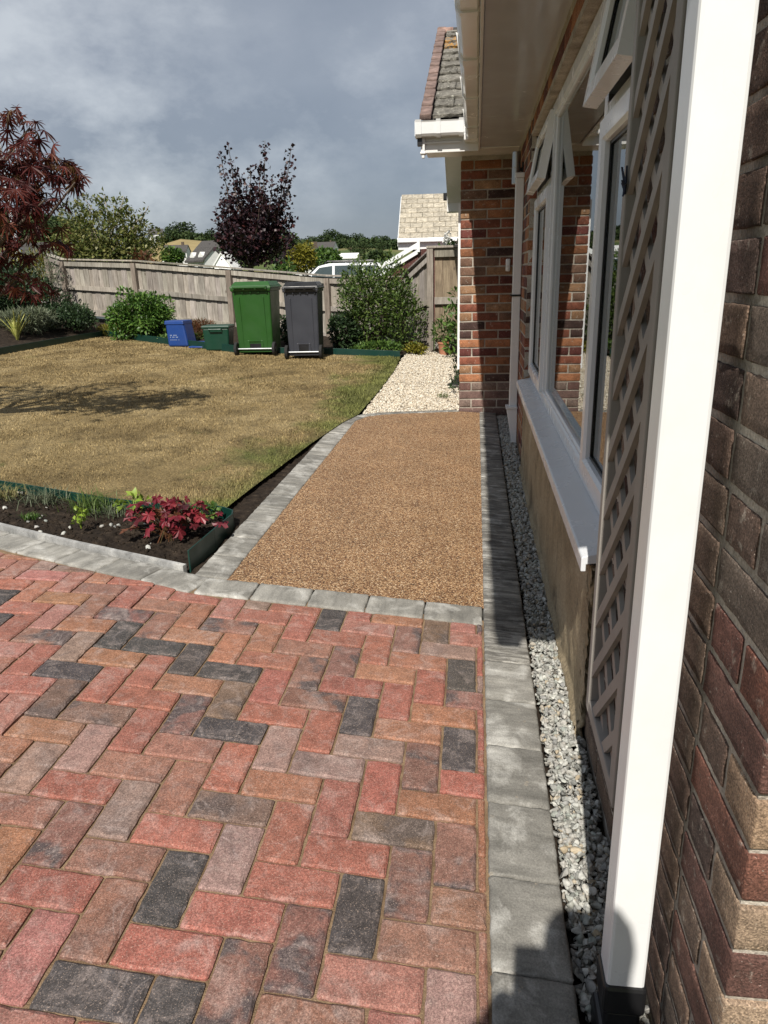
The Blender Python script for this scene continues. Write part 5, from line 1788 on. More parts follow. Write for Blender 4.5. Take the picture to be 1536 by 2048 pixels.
b.build('rim', MAT['blue'], bbx, local=True, bevel=0.012)
b = MB()
for r_, (zz, cells) in enumerate(((0.175, (1, 1, 0, 1, 1, 1)), (0.145, (1, 0, 1, 1, 0, 1, 1)), (0.105, (1, 1, 1, 1, 1, 1, 0, 1)))):
    for i, on in enumerate(cells):
        if on:
            x = -0.115 + i * 0.021
            y = -0.1705 + zz * 0.05 - 0.0025
            b.box(x, x + 0.010, y, y + 0.002, zz, zz + (0.016 if r_ < 2 else 0.008))
b.build('print', MAT['white_print'], bbx, local=True)
pb = place(402, 697, 11.75)
ld = MB(); ld.add(*rbox(0.15, 0.17, 0.012, 0.011, 2, 2, 1)); ld.v = [(x + pb[0], y + pb[1], z + pb[2] + 0.015 + 0.06 * (y > 0)) for x, y, z in ld.v]
tag(ld.build('box_lid', MAT['blue'], None, smooth=True), 'flat blue plastic lid lying on the grass between the two recycling boxes', 'lid')

# ================================================================== plants near
# big shrub by the gate
shrub('shrub', 'large bushy green shrub between the grey bin and the gate', 'shrub', (-1.62, 11.95, g1(-1.62, 11.95)), 0.72, 0.55, 1.44, LM['shrub'], 8800, 0.062, 31, 'garden shrubs', 0.42, 34, 0.45, 14, 0.75, 0.1)
shrub('shrub', 'rounded fresh green shrub against the fence behind the blue box', 'shrub', (-5.95, 12.95, g1(-5.95, 12.95)), 0.57, 0.45, 0.90, LM['fresh'], 8000, 0.068, 32, 'garden shrubs', 0.45, 20, 0.35, 8)
shrub('shrub', 'low dark green bush beside the base of the grey bin', 'shrub', (-2.05, 11.65, g1(-2.05, 11.65)), 0.34, 0.30, 0.62, LM['dark'], 2600, 0.06, 33, 'garden shrubs', 0.5, 8)
shrub('shrub', 'small dark bush between the two wheelie bins', 'shrub', (-2.95, 11.95, g1(-2.95, 11.95)), 0.32, 0.26, 0.50, LM['dark'], 1800, 0.055, 34, 'garden shrubs', 0.5, 8)
shrub('shrub', 'dense dark evergreen mass at the left end of the fence', 'shrub', (-9.1, 13.3, g1(-9.1, 13.3)), 1.5, 0.9, 0.85, LM['dark'], 11000, 0.075, 35, 'garden shrubs', 0.45, 26)
shrub('shrub', 'low dark spreading bush left of the golden heather', 'shrub', (-7.75, 13.3, g1(-7.75, 13.3)), 0.85, 0.6, 0.52, LM['dark'], 7000, 0.06, 36, 'garden shrubs', 0.4, 20, 0.3)
shrub('heather', 'low golden green heather clump at the foot of the fence', 'heather', (-6.75, 13.65, g1(-6.75, 13.65)), 0.45, 0.3, 0.25, LM['gold'], 2600, 0.05, 37, None, 0.22, 9, 0.9)
shrub('heather', 'small rusty red plant beside the blue box', 'heather', (-4.75, 12.55, g1(-4.75, 12.55)), 0.32, 0.25, 0.36, LM['rust'], 1700, 0.055, 38, None, 0.2, 8, 1.0)
shrub('shrub', 'pale grassy perennials in the left bed behind the edging', 'perennial', (-7.75, 12.25, g1(-7.75, 12.25)), 0.5, 0.7, 0.42, LM['silver'], 3400, 0.11, 39, None, 0.14, 10, 1.1)
shrub('ground_cover', 'low trailing green plants along the edging beneath the big shrub', 'ground cover', (-1.5, 11.3, g1(-1.5, 11.3)), 0.55, 0.2, 0.2, LM['green'], 1500, 0.05, 40, None, 0.45, 8)
shrub('ground_cover', 'yellow green creeping plant in the corner by the gate', 'ground cover', (-0.98, 11.75, g1(-0.98, 11.75)), 0.2, 0.35, 0.14, LM['gold'], 700, 0.055, 41, None, 0.45, 7)
shrub('ground_cover', 'low flowering ground cover in front of the fence between the boxes', 'ground cover', (-5.0, 12.5, g1(-5.0, 12.5)), 0.7, 0.25, 0.14, LM['green'], 1800, 0.04, 42, None, 0.4, 9)
# young tree with thin stems against the fence
pt = (-8.35, 13.95, g1(-8.35, 13.95))
yt = thing('young_tree', pt, 'slim young tree with silvery leaves in front of the left fence post', 'tree')
trunk_and_limbs('trunk', pt, pt[2] + 0.42, [(pt[0] + dx, pt[1] + dy, pt[2] + z) for dx, dy, z in ((-0.2, 0, 1.0), (0.12, 0.1, 1.1), (-0.05, -0.1, 1.25), (0.28, 0, 0.9), (0.2, -.1, 0.7), (-0.25, 0.1, 0.7))], 0.03, 0.005, MAT['pale_bark'], yt, 51, 0.03)
leaves('crown', LM['silver'], [(pt[0], pt[1], pt[2] + 0.95, 0.30, 0.26, 0.36), (pt[0] - 0.15, pt[1], pt[2] + 0.75, 0.2, 0.2, 0.2), (pt[0] + 0.2, pt[1], pt[2] + 0.72, 0.18, 0.2, 0.2)], 900, 0.06, yt, 52, 0.3)
# variegated sword-leaved plant
def sword_plant(name, label, c, n, L_, w, mat, seed, cat='plant', lean=0.7):
    t = thing(name, c, label, cat)
    g = random.Random(seed)
    for i in range(n):
        a = g.random() * 6.283; le = L_ * (0.6 + 0.4 * g.random()); ln = lean * (0.2 + 0.8 * g.random())
        mb = MB(); V = []; F = []
        dx, dy = math.cos(a), math.sin(a)
        for k in range(6):
            u = k / 5
            r_ = ln * le * u ** 1.3; z = le * u * (1 - 0.38 * ln * u)
            hw_ = w * (1 - u) ** 0.7 * (0.7 + 0.9 * u * (1 - u)) + 0.0008
            V += [(dx * r_ - dy * hw_, dy * r_ + dx * hw_, z + 0.01), (dx * r_, dy * r_, z), (dx * r_ + dy * hw_, dy * r_ - dx * hw_, z + 0.01)]
        for k in range(5):
            F += [(3 * k, 3 * k + 1, 3 * k + 4, 3 * k + 3), (3 * k + 1, 3 * k + 2, 3 * k + 5, 3 * k + 4)]
        mb.add(V, F)
        o = mb.build('leaf', mat, t, local=True, smooth=True)
    return t


LM['sword'] = simple('variegated_sword_leaf', [(0.35, (0.12, 0.17, 0.03)), (0.5, (0.40, 0.40, 0.10)), (0.65, (0.52, 0.50, 0.17))], 3, 3, 0.5, 0.4, stretch=(20, 20, 1), rand=True)
q = at(42, 690, 11.9)
sword_plant('yucca', 'yellow striped sword leaved plant behind the left lawn edging', (-7.55, 11.55, g1(-7.55, 11.55)), 22, 0.62, 0.026, LM['sword'], 61)
sword_plant('yucca', 'green strap leaved clump just behind the yellow striped plant', (-7.75, 12.6, g1(-7.75, 12.6)), 24, 0.55, 0.018, LM['silver'], 62)

# front flower bed ---------------------------------------------------------------------------
hc = (-1.46, 3.17, g1(-1.46, 3.17) + 0.005)
heu = thing('heuchera', hc, 'dark red heuchera with crinkled leaves in the front flower bed', 'plant')
hm = [lobed_leaf('leaf', LM['heuchera'], 7, R(290), 0.62, 0.043, 0.32, 0.25, seed=s) for s in range(5)]
mh, nth, bh_ = new_mat('heuchera_crinkled_leaf', 0.42, 0.45)
vv = coords(nth, (1, 1, 1), True)
oi_ = nd(nth, 'ShaderNodeObjectInfo')
cc_ = mix(nth, oi_.outputs['Color'], ramp(nth, noise(nth, vv, 45, 4, 0.6), [(0.3, 0.5), (0.7, 1.5)]), 1.0, 'MULTIPLY')
nth.links.new(cc_, bh_.inputs['Base Color'])
trh = nd(nth, 'ShaderNodeBsdfTranslucent'); nth.links.new(cc_, trh.inputs[0])
mxh = nd(nth, 'ShaderNodeMixShader'); mxh.inputs[0].default_value = 0.3
nth.links.new(bh_.outputs[0], mxh.inputs[1]); nth.links.new(trh.outputs[0], mxh.inputs[2]); nth.links.new(mxh.outputs[0], nth.nodes['Material Output'].inputs[0])
hr = random.Random(8)
for me in hm:
    for v in list(me.vertices)[1:]: v.co.z += hr.gauss(0, 0.0045)
    me.materials.clear(); me.materials.append(mh)
stalks = MB()
for i in range(64):
    a = hr.random() * 6.283
    q = hr.random() ** 0.6
    rx, ry = (0.235 + 0.05 * math.sin(3 * a + 1)) * q, 0.13 * q
    x, y = hc[0] + math.cos(a) * rx, hc[1] + math.sin(a) * ry
    z = hc[2] + 0.075 + 0.125 * (1 - 0.55 * q * q) * hr.random() - 0.05 * (q > 0.8) * hr.random()
    tilt = -R(10 + 45 * q + hr.gauss(0, 30))
    col = hr.choice([(0.135, 0.015, 0.024), (0.10, 0.014, 0.02), (0.19, 0.02, 0.032), (0.07, 0.016, 0.02), (0.15, 0.06, 0.03), (0.24, 0.03, 0.04)])
    rot = (Matrix.Rotation(a - R(90) + hr.gauss(0, 0.5), 3, 'Z') @ Matrix.Rotation(tilt, 3, 'X')).to_euler()
    o = link(hm[i % 5], 'leaf', heu, (x, y, z), rot, (*col, 1))
    s_ = 0.6 + 0.75 * hr.random(); o.scale = (s_, s_, s_)
    stalks.tube([(hc[0] + hr.gauss(0, 0.02), hc[1] + hr.gauss(0, 0.02), hc[2] - 0.01), ((hc[0] + x) / 2 + math.cos(a) * 0.01, (hc[1] + y) / 2, hc[2] + (z - hc[2]) * 0.62), (x, y, z)], 0.0014, 4)
for i in range(7):
    a = hr.uniform(-2.6, -0.6)
    stalks.tube([(hc[0] + 0.02, hc[1] - 0.03, hc[2]), (hc[0] + math.cos(a) * 0.06, hc[1] + math.sin(a) * 0.07, hc[2] + 0.05), (hc[0] + math.cos(a) * 0.1, hc[1] + math.sin(a) * 0.15, hc[2] + 0.01)], 0.0016, 4)
stalks.build('stalk', LM['rust'], heu)


def small_plant(name, label, c, n, r, h, mat, size, seed, width=0.6, cat='plant', up=0.4):
    t = thing(name, (c[0], c[1], g1(*c) + 0.008), label, cat)
    mb = MB(); g = np.random.default_rng(seed)
    for _ in range(5):
        a = g.random() * 6.28
        mb.tube([(c[0], c[1], g1(*c)), (c[0] + math.cos(a) * r * 0.4, c[1] + math.sin(a) * r * 0.4, g1(*c) + h * 0.8)], 0.002, 4)
    mb.build('stem', mat, t)
    leaves('foliage', mat, [(c[0], c[1], g1(*c) + h * 0.55, r, r * 0.8, h * 0.45)], n, size, t, seed, width, up)
    return t


def tuft(name, label, c, n, r, h, mat, seed, group=None, w=0.003, lean=0.9):
    g = np.random.default_rng(seed)
    P = np.column_stack([c[0] + g.normal(0, r, n), c[1] + g.normal(0, r * 0.8, n), np.zeros(n)])
    P[:, 2] = gz(P[:, 0], P[:, 1]) + 0.004
    V, F = blade_arrays(P, h * (0.5 + 0.7 * g.random(n)), g, w, lean, 2)
    o = link(mesh_np(name, V, F, mat), name)
    return tag(o, label, 'grass tuft', group)


tuft('grass_tuft', 'spiky green tuft spilling over the edging in the middle of the front bed', (-2.02, 3.50), 260, 0.07, 0.085, LM['shrub'], 71, None, 0.0022, 1.7)
tuft('grass_tuft', 'straggly grey green tuft at the left end of the front bed edging', (-2.36, 3.58), 200, 0.075, 0.07, LM['silver'], 72, None, 0.002, 1.8)
tuft('grass_tuft', 'thin green tuft hanging over the edging left of the lime plant', (-1.86, 3.42), 120, 0.05, 0.06, LM['silver'], 73, None, 0.002, 1.8)
tuft('grass_tuft', 'small bright green seedling clump on the bare soil at far left', (-2.27, 3.30), 90, 0.028, 0.028, LM['fresh'], 74, None, 0.002, 1.6)
tuft('grass_tuft', 'dry grassy tuft at the front left corner of the bed', (-2.62, 3.62), 160, 0.06, 0.07, LM['straw'], 75, None, 0.002, 1.8)
small_plant('sprout', 'upright lime green sprout alone on the dark soil', (-1.93, 3.20), 34, 0.035, 0.10, LM['lime'], 0.03, 76, 0.5, 'seedling')
small_plant('leafy_plant', 'lime leaved plant behind the red heuchera', (-1.80, 3.52), 34, 0.085, 0.08, LM['lime'], 0.055, 77, 0.55)
small_plant('leafy_plant', 'small round leaved green plant in the corner of the edging', (-1.375, 3.42), 150, 0.075, 0.085, LM['green'], 0.022, 78, 0.8)
small_plant('leafy_plant', 'tiny pale flowered plant beside the corner of the bed', (-1.48, 3.44), 70, 0.04, 0.08, LM['silver'], 0.018, 79, 0.8)

# pot by the gate
pp = (-0.505, 11.95, g1(-0.505, 11.95) - 0.01)
pot = thing('plant_pot', pp, 'terracotta pot with a leafy plant in front of the gate', 'plant pot')
b = MB(); b.lathe([(0.0, 0.002), (0.068, 0.0), (0.092, 0.17), (0.100, 0.172), (0.103, 0.205), (0.090, 0.205), (0.084, 0.17), (0.0, 0.165)], pp, 28)
b.build('pot', MAT['terracotta'], pot, smooth=False)
leaves('plant', LM['green'], [(pp[0], pp[1], pp[2] + 0.36, 0.17, 0.15, 0.17), (pp[0] + 0.05, pp[1], pp[2] + 0.55, 0.08, 0.08, 0.18)], 300, 0.085, pot, 81, 0.3, 0.6)
bl_ = thing('leafy_plant', (-0.29, 11.7, g1(-0.29, 11.7)), 'tall leafy weed against the house wall beside the terracotta pot', 'plant')
leaves('foliage', LM['green'], [(-0.30, 11.7, 0.42, 0.13, 0.2, 0.36), (-0.28, 11.75, 0.85, 0.10, 0.15, 0.25), (-0.30, 11.6, 0.2, 0.16, 0.2, 0.18)], 170, 0.11, bl_, 82, 0.38, 0.4)
b = MB(); b.tube([(-0.27, 11.7, 0.0), (-0.29, 11.7, 0.5), (-0.27, 11.72, 1.0)], [0.01, 0.008, 0.004], 5); b.build('stem', LM['green'], bl_)
wd_ = thing('weeds', (-0.26, 8.6, g1(-0.26, 8.6)), 'low dark weeds growing through the gravel at the foot of the house wall', 'weeds')
leaves('foliage', LM['dark'], [(-0.21, 8.3, 0.12, 0.05, 0.3, 0.12), (-0.22, 8.7, 0.2, 0.06, 0.25, 0.16)], 150, 0.06, wd_, 83, 0.35)
tuft('grass_tuft', 'thin green shoots on the gravel near the brick corner', (-0.32, 7.75), 60, 0.03, 0.05, LM['shrub'], 84, None, 0.002, 1.6)
rs_ = thing('white_rose', (-0.52, 12.7, 0.06), 'white flower head rising above the side gate', 'flower')
b = MB(); b.tube([(-0.5, 12.6, 0.0), (-0.5, 12.62, 1.0), (-0.49, 12.6, 1.74)], [0.012, 0.01, 0.005], 6); b.build('stem', LM['green'], rs_)
leaves('foliage', LM['green'], [(-0.40, 12.62, 1.66, 0.2, 0.12, 0.10)], 160, 0.07, rs_, 85, 0.5)
leaves('flower', LM['white'], [(-0.485, 12.58, 1.785, 0.045, 0.045, 0.06), (-0.47, 12.56, 1.87, 0.03, 0.03, 0.035)], 150, 0.035, rs_, 86, 0.9)

# ---- red Japanese maple reaching in from the left -------------------------------------------
mp = (-4.35, 5.35, g1(-4.35, 5.35))
maple = thing('maple_tree', mp, 'red Japanese maple with drooping feathery leaves at the left edge', 'tree')
tips = [tuple(at(px, py, Y)) for px, py, Y in ((150, 365, 5.3), (60, 255, 5.45), (130, 330, 5.6), (30, 300, 5.1), (90, 400, 5.0), (-60, 330, 5.4), (-120, 450, 5.2), (30, 480, 5.2), (-160, 300, 5.9), (-40, 560, 5.1), (110, 480, 5.5), (60, 545, 5.4), (-200, 420, 4.8), (-260, 350, 5.5))]
trunk_and_limbs('trunk', mp, mp[2] + 0.75, tips, 0.085, 0.006, MAT['bark'], maple, 90, 0.05)
lm_mat, ntm, bm_ = new_mat('maple_leaf_blade', 0.5, 0.35)
oi_ = nd(ntm, 'ShaderNodeObjectInfo')
cm_ = mix(ntm, oi_.outputs['Color'], ramp(ntm, noise(ntm, coords(ntm, (1, 1, 1), True), 20, 3), [(0.3, 0.6), (0.7, 1.4)]), 1.0, 'MULTIPLY')
ntm.links.new(cm_, bm_.inputs['Base Color'])
trm = nd(ntm, 'ShaderNodeBsdfTranslucent'); ntm.links.new(cm_, trm.inputs[0])
mxm = nd(ntm, 'ShaderNodeMixShader'); mxm.inputs[0].default_value = 0.35
ntm.links.new(bm_.outputs[0], mxm.inputs[1]); ntm.links.new(trm.outputs[0], mxm.inputs[2]); ntm.links.new(mxm.outputs[0], ntm.nodes['Material Output'].inputs[0])
MLEAF = [lobed_leaf('leaf', lm_mat, 9, R(240), 0.22, 0.098, 0.24, 0.6, seed=s) for s in range(5)]
mr = random.Random(17)
pads = []
for px, py, Y, rx, rz, n in ((35, 265, 5.4, 0.14, 0.12, 30), (80, 322, 5.35, 0.23, 0.09, 58), (126, 352, 5.3, 0.12, 0.045, 22), (40, 350, 5.2, 0.25, 0.13, 58), (-60, 380, 5.3, 0.35, 0.3, 60),
                             (75, 400, 5.3, 0.17, 0.07, 36), (20, 430, 5.1, 0.22, 0.14, 44), (-70, 480, 5.1, 0.28, 0.22, 50), (40, 505, 5.3, 0.10, 0.06, 10), (15, 560, 5.2, 0.16, 0.07, 22),
                             (75, 580, 5.3, 0.09, 0.03, 12), (125, 490, 5.4, 0.09, 0.03, 9), (25, 235, 5.4, 0.10, 0.06, 10), (-180, 380, 5.4, 0.45, 0.4, 60), (55, 470, 5.45, 0.14, 0.08, 22), (-300, 330, 5.4, 0.55, 0.35, 90), (-120, 300, 5.7, 0.4, 0.25, 60), (-260, 390, 5.2, 0.55, 0.3, 190), (-110, 350, 5.0, 0.36, 0.25, 110), (-420, 340, 5.4, 0.5, 0.3, 120)):
    c = at(px, py, Y)
    for _ in range(int(n * 0.8)):
        pads.append((c.x + max(-1.0, min(1.0, mr.gauss(0, 0.62))) * rx, c.y + mr.gauss(0, 0.16), c.z + max(-1.2, min(1.2, mr.gauss(0, 0.6))) * rz, rx))
mr.shuffle(pads)
pads.sort(key=lambda q: -q[0])
lv_rest = MB()
for i, (x, y, z, rx) in enumerate(pads):
    a = mr.random() * 6.283
    tilt = -R(48 + mr.gauss(0, 22))
    rot = Matrix.Rotation(a, 3, 'Z') @ Matrix.Rotation(tilt, 3, 'X')
    col = mr.choice([(0.060, 0.011, 0.012), (0.085, 0.016, 0.014), (0.115, 0.025, 0.017), (0.050, 0.010, 0.011), (0.15, 0.045, 0.025), (0.072, 0.014, 0.013), (0.11, 0.06, 0.022)])
    s_ = 0.75 + 0.5 * mr.random()
    if i < 300:
        o = link(MLEAF[i % 5], 'leaf', maple, (x, y, z), rot.to_euler(), (*col, 1)); o.scale = (s_, s_, s_)
    else:
        me = MLEAF[i % 5]
        lv_rest.add([rot @ (v.co * s_) + Vector((x, y, z)) for v in me.vertices], [tuple(p.vertices) for p in me.polygons])
o = lv_rest.build('leaves', LM['maple'], maple)
o['kind'] = 'stuff'

# ================================================================== beyond the fence
# purple maple: upright, many rising shoots
bp0 = at(503, 560, 19.6); base = (bp0.x, 19.6, float(terrain(bp0.x, 19.6)))
pm = thing('maple_tree', base, 'dark purple leaved maple with upright shoots behind the fence', 'tree')
g = np.random.default_rng(101)
mb = MB(); mb.tube(limb(base, (base[0], 19.6, 1.75), 0.02, g, 4), [0.09, 0.085, 0.08, 0.07], 8)
PV, PD = [], []
shoots = [(440, 300, .9), (457, 290, 1), (478, 345, 1), (530, 281, 1), (520, 320, 1), (583, 287, 1), (570, 340, 1), (500, 330, 1), (450, 380, 1), (560, 400, 1), (470, 330, 1), (545, 350, 1), (585, 430, .8), (440, 440, .8), (435, 470, .7), (585, 470, .7), (505, 370, 1)]
for i in range(34):
    if i < len(shoots):
        px, py, k = shoots[i]; yy = 19.6 + g.normal(0, 0.35)
    else:
        px, py, k = g.uniform(440, 580), g.uniform(370, 470), 1; yy = 19.6 + g.normal(0, 0.6)
    tip = np.array(at(px, py, yy)); b_ = np.array((base[0] + g.normal(0, 0.03), 19.6 + g.normal(0, 0.03), 1.5 + 0.5 * g.random()))
    ctrl = np.array([b_[0] + (tip[0] - b_[0]) * 0.8, b_[1] + (tip[1] - b_[1]) * 0.8, b_[2] + (tip[2] - b_[2]) * 0.38])
    tt = np.linspace(0, 1, 7)[:, None]
    C_ = (1 - tt) ** 2 * b_ + 2 * tt * (1 - tt) * ctrl + tt ** 2 * tip
    mb.tube([tuple(p) for p in C_], np.linspace(0.028, 0.005, 7), 5)
    n = 160
    u = 0.20 + 0.78 * g.random(n); u = u[:, None]
    Q = (1 - u) ** 2 * b_ + 2 * u * (1 - u) * ctrl + u ** 2 * tip
    Q = Q + g.normal(0, 1, (n, 3)) * (0.05 + 0.20 * (1 - u)) * [1, 1, 0.8]
    PV.append(Q); PD.append(g.normal(0, 0.6, (n, 3)) + [0, 0, -0.15])
mb.build('trunk', MAT['bark'], pm, smooth=True)
bl2 = [(base[0], 19.6, 2.2, 0.74, 0.7, 0.55), (base[0] - 0.35, 19.5, 2.6, 0.5, 0.5, 0.6), (base[0] + 0.35, 19.6, 2.6, 0.5, 0.5, 0.6), (base[0], 19.6, 2.9, 0.6, 0.5, 0.5)]
q_, d_ = blob_points(bl2, 1900, g, 0.5)
PV.append(q_); PD.append(d_ + g.normal(0, 0.5, d_.shape))
P_ = np.concatenate(PV); D_ = np.concatenate(PD)
V_, F_ = leaf_arrays(P_, D_, g.normal(0, 0.6, P_.shape) + [0, 0, 1.0], 0.10 * (0.6 + 0.7 * g.random(len(P_))), 0.85)
link(mesh_np('crown', V_ - np.array(wl(pm)), F_, LM['purple']), 'crown', pm)

# yellow-green open tree behind the left of the fence
Yv = 17.5
def blobs_px(lst):
    out = []
    for px, py, Y, rx, rz in lst:
        c = at(px, py, Y); out.append((c.x, c.y, c.z, rx * Y / F_PX, rx * Y / F_PX * 0.8, rz * Y / F_PX))
    return out
c0 = at(215, 560, Yv); base = (c0.x, Yv, float(terrain(c0.x, Yv)))
vt = thing('holly_tree', base, 'pale variegated holly with an open crown beyond the left of the fence', 'tree')
vb = blobs_px([(200, 470, Yv, 70, 40), (150, 440, Yv, 30, 34), (180, 410, Yv, 26, 20), (230, 415, Yv, 30, 18), (255, 450, Yv, 35, 30), (290, 480, Yv, 38, 26), (140, 490, Yv, 40, 25), (310, 505, Yv, 30, 12), (250, 500, Yv, 60, 25),
               (283, 425, Yv, 14, 6), (297, 412, Yv, 8, 4), (165, 392, Yv, 8, 7), (208, 390, Yv, 10, 8), (248, 395, Yv, 9, 6), (285, 452, Yv, 18, 8), (190, 510, Yv, 80, 22)])
leaves('crown', LM['variegated'], vb, 7500, 0.09, vt, 111, 0.55, 0.3, 0.5)
trunk_and_limbs('trunk', base, base[2] + 1.1, [b[:3] for b in vb], 0.10, 0.008, MAT['pale_bark'], vt, 112, 0.08)
for i, (px, py, Y, w, h, mt_, lb, n, sz) in enumerate(((285, 510, 16.2, 46, 22, 'rust', 'reddish shrub showing over the fence beside the variegated holly', 900, 0.11), (70, 530, 17.5, 60, 40, 'gold', 'golden conifer like bush behind the end of the fence', 1500, 0.10),
                                                     (20, 560, 16.5, 60, 50, 'dark', 'dark hedge behind the lamp column at the far left', 2200, 0.10), (560, 545, 26, 40, 25, 'green', 'green hedge behind the parked car', 900, 0.14))):
    c = at(px, py, Y); zb = float(terrain(c.x, Y)); k = Y / F_PX
    shrub('bush', lb, 'bush', (c.x, Y, zb), w * k, w * k * 0.8, c.z + h * k - zb, LM[mt_], n * 2, sz, 120 + i, 'bushes beyond the fence', 0.5, 10)

# lamp column
lc = at(45, 560, 19.0); lz = float(terrain(lc.x, 19.0))
lam = thing('lamp_column', (lc.x, 19.0, lz), 'galvanised steel lamp column behind the red maple at the left', 'lamp post')
b = MB(); b.lathe([(0.0, -0.2), (0.115, -0.2), (0.115, 2.1 - lz), (0.105, 2.18 - lz), (0.062, 2.30 - lz), (0.050, 3.6 - lz), (0.042, 6.4 - lz), (0.0, 6.4 - lz)], (lc.x, 19.0, lz), 16)
b.build('column', MAT['galv'], lam, smooth=True)
b = MB(); b.tube([(lc.x, 19.0, 6.35), (lc.x - 0.1, 18.9, 6.7), (lc.x - 0.7, 18.6, 6.85)], 0.03, 8); b.box(lc.x - 1.3, lc.x - 0.7, 18.5, 18.72, 6.80, 6.92)
b.build('lantern', MAT['galv'], lam)

# white estate car parked behind the fence
def car(label, px, Y):
    c = at(px, 540, Y); z0 = float(terrain(c.x, Y))
    t = thing('parked_car', (c.x, Y, z0), label, 'car')
    L2 = 2.15
    side = [(-L2, 0.42), (-L2 + 0.02, 0.78), (-1.55, 0.98), (-1.02, 1.06), (-0.45, 1.55), (-0.1, 1.63), (1.45, 1.62), (1.95, 1.45), (L2 - 0.02, 1.02), (L2, 0.45), (L2 - 0.1, 0.28), (-L2 + 0.1, 0.26)]
    mb = MB(); mb.prism(side, (0, -0.86, 0), (1, 0, 0), (0, 0, 1), (0, 1.72, 0)); mb.v = [(x, y * (1.0 if z < 1.05 else 1 - 0.28 * (z - 1.05)), z) for x, y, z in mb.v]
    mb.build('body', MAT['car_paint'], t, local=True, bevel=0.06)
    for name, poly in (('front_window', [(-0.83, 1.08), (-0.40, 1.50), (0.02, 1.55), (0.02, 1.08)]), ('rear_door_window', [(0.10, 1.08), (0.10, 1.555), (0.98, 1.55), (0.98, 1.08)]), ('quarter_window', [(1.07, 1.09), (1.07, 1.545), (1.45, 1.53), (1.78, 1.40), (1.88, 1.12)])):
        for s_ in (-1, 1):
            q = MB(); q.add([(x, s_ * (0.864 * (1 - 0.28 * (z - 1.05)) + 0.002), z) for x, z in poly], [tuple(range(len(poly)))])
            q.add([(x, s_ * (0.864 * (1 - 0.28 * (z - 1.05)) - 0.02), z) for x, z in poly], [tuple(range(len(poly)))])
            q.build(name, MAT['car_glass'], t, local=True)
    ws_ = MB(); ws_.add([(-1.03, -0.72, 1.085), (-1.03, 0.72, 1.085), (-0.50, 0.64, 1.53), (-0.50, -0.64, 1.53)], [(0, 1, 2, 3)])
    ws_.v = [(x - 0.03, y, z + 0.012) for x, y, z in ws_.v]; ws_.build('windscreen', MAT['car_glass'], t, local=True)
    for s_ in (-1, 1):
        rl = MB(); rl.tube([(-0.25, s_ * 0.66, 1.63), (-0.15, s_ * 0.66, 1.69), (1.35, s_ * 0.66, 1.69), (1.45, s_ * 0.66, 1.63)], 0.018, 8); rl.build('roof_rail', MAT['black'], t, local=True)
        mi = MB(); mi.add(*rbox(0.06, 0.09, 0.07, 0.04)); mi.v = [(x - 0.80, y + s_ * 0.98, z + 1.08) for x, y, z in mi.v]; mi.build('door_mirror', MAT['car_paint'], t, local=True, smooth=True)
        for x in (-1.32, 1.30):
            w = MB(); w.tube([(x, s_ * 0.70, 0.32), (x, s_ * 0.87, 0.32)], 0.32, 20); w_ = w.build('wheel', MAT['rubber'], t, local=True)
            h_ = MB(); h_.tube([(x, s_ * 0.865, 0.32), (x, s_ * 0.885, 0.32)], 0.21, 16); h_.build('rim', MAT['galv'], w_, local=True)
    return t


cr_ = car('white estate car with roof rails parked beyond the fence', 672, 25.0)
cr_.location.z = 0.0 + 0.02

# ---- neighbours' houses ---------------------------------------------------------------------
ns = thing('neighbour_house', (0.5, 24.5, -0.1), 'neighbouring bungalow with cream tiled roof beyond the gate', 'house')
b = MB(); b.box(-1.85, 4.0, 22.45, 28.0, -0.4, 2.2); wall_n = b.build('wall', MAT['brick'], ns); wall_n.color = (0.10, 0.045, 0.035, 1)
e0, e1 = at(798, 478, 22.0), at(802, 392, 25.0)
rl_ = MB(); rl_.prism([(22.0, e0.z - 0.05), (25.0, e1.z - 0.05), (28.2, e0.z - 0.05), (28.2, e0.z - 0.16), (25.0, e1.z - 0.16), (22.0, e0.z - 0.14)], (-2.22, 0, 0), (0, 1, 0), (0, 0, 1), (6.5, 0, 0))
rn = rl_.build('roof', MAT['roof_felt'], ns)
sln = math.atan2(e1.z - e0.z, 3.0); Ln = math.hypot(e1.z - e0.z, 3.0); ncn = 9
tmn = [mesh_np('tile', *rbox(0.163, Ln / ncn * 0.56, 0.011, 0.004, 1, 1, 1, 0.001, s), MAT['cream_tile']) for s in range(4)]
for c in range(ncn):
    for q in range(8):
        wq = 0.335
        cx = -2.24 + 0.1675 + q * wq - (0.1675 if c % 2 else 0)
        sc_ = 1.0
        if q == 0 and c % 2: sc_ = 0.5; cx = -2.24 + 0.084
        if cx > 0.35: continue
        s_ = (c + 0.5) * Ln / ncn
        f = 0.86 + 0.22 * rnd.random()
        ob = link(tmn[rnd.randrange(4)], 'tile', rn, (cx, 22.0 + math.cos(sln) * s_ - math.sin(sln) * 0.012, e0.z + math.sin(sln) * s_ + 0.012),
                  (sln - 0.05, 0, 0), (0.43 * f, 0.385 * f, 0.305 * f, 0))
        ob.scale = (sc_, 1, 1)
b = MB(); b.box(-2.26, 4.2, 21.86, 21.98, e0.z - 0.11, e0.z + 0.0); b.build('gutter', MAT['upvc'], ns, bevel=0.015)
b = MB(); b.box(-2.24, 4.2, 21.985, 22.02, e0.z - 0.30, e0.z - 0.10); b.box(-2.24, 4.2, 22.021, 22.46, e0.z - 0.30, e0.z - 0.285); b.build('fascia', MAT['upvc'], ns)
b = MB()
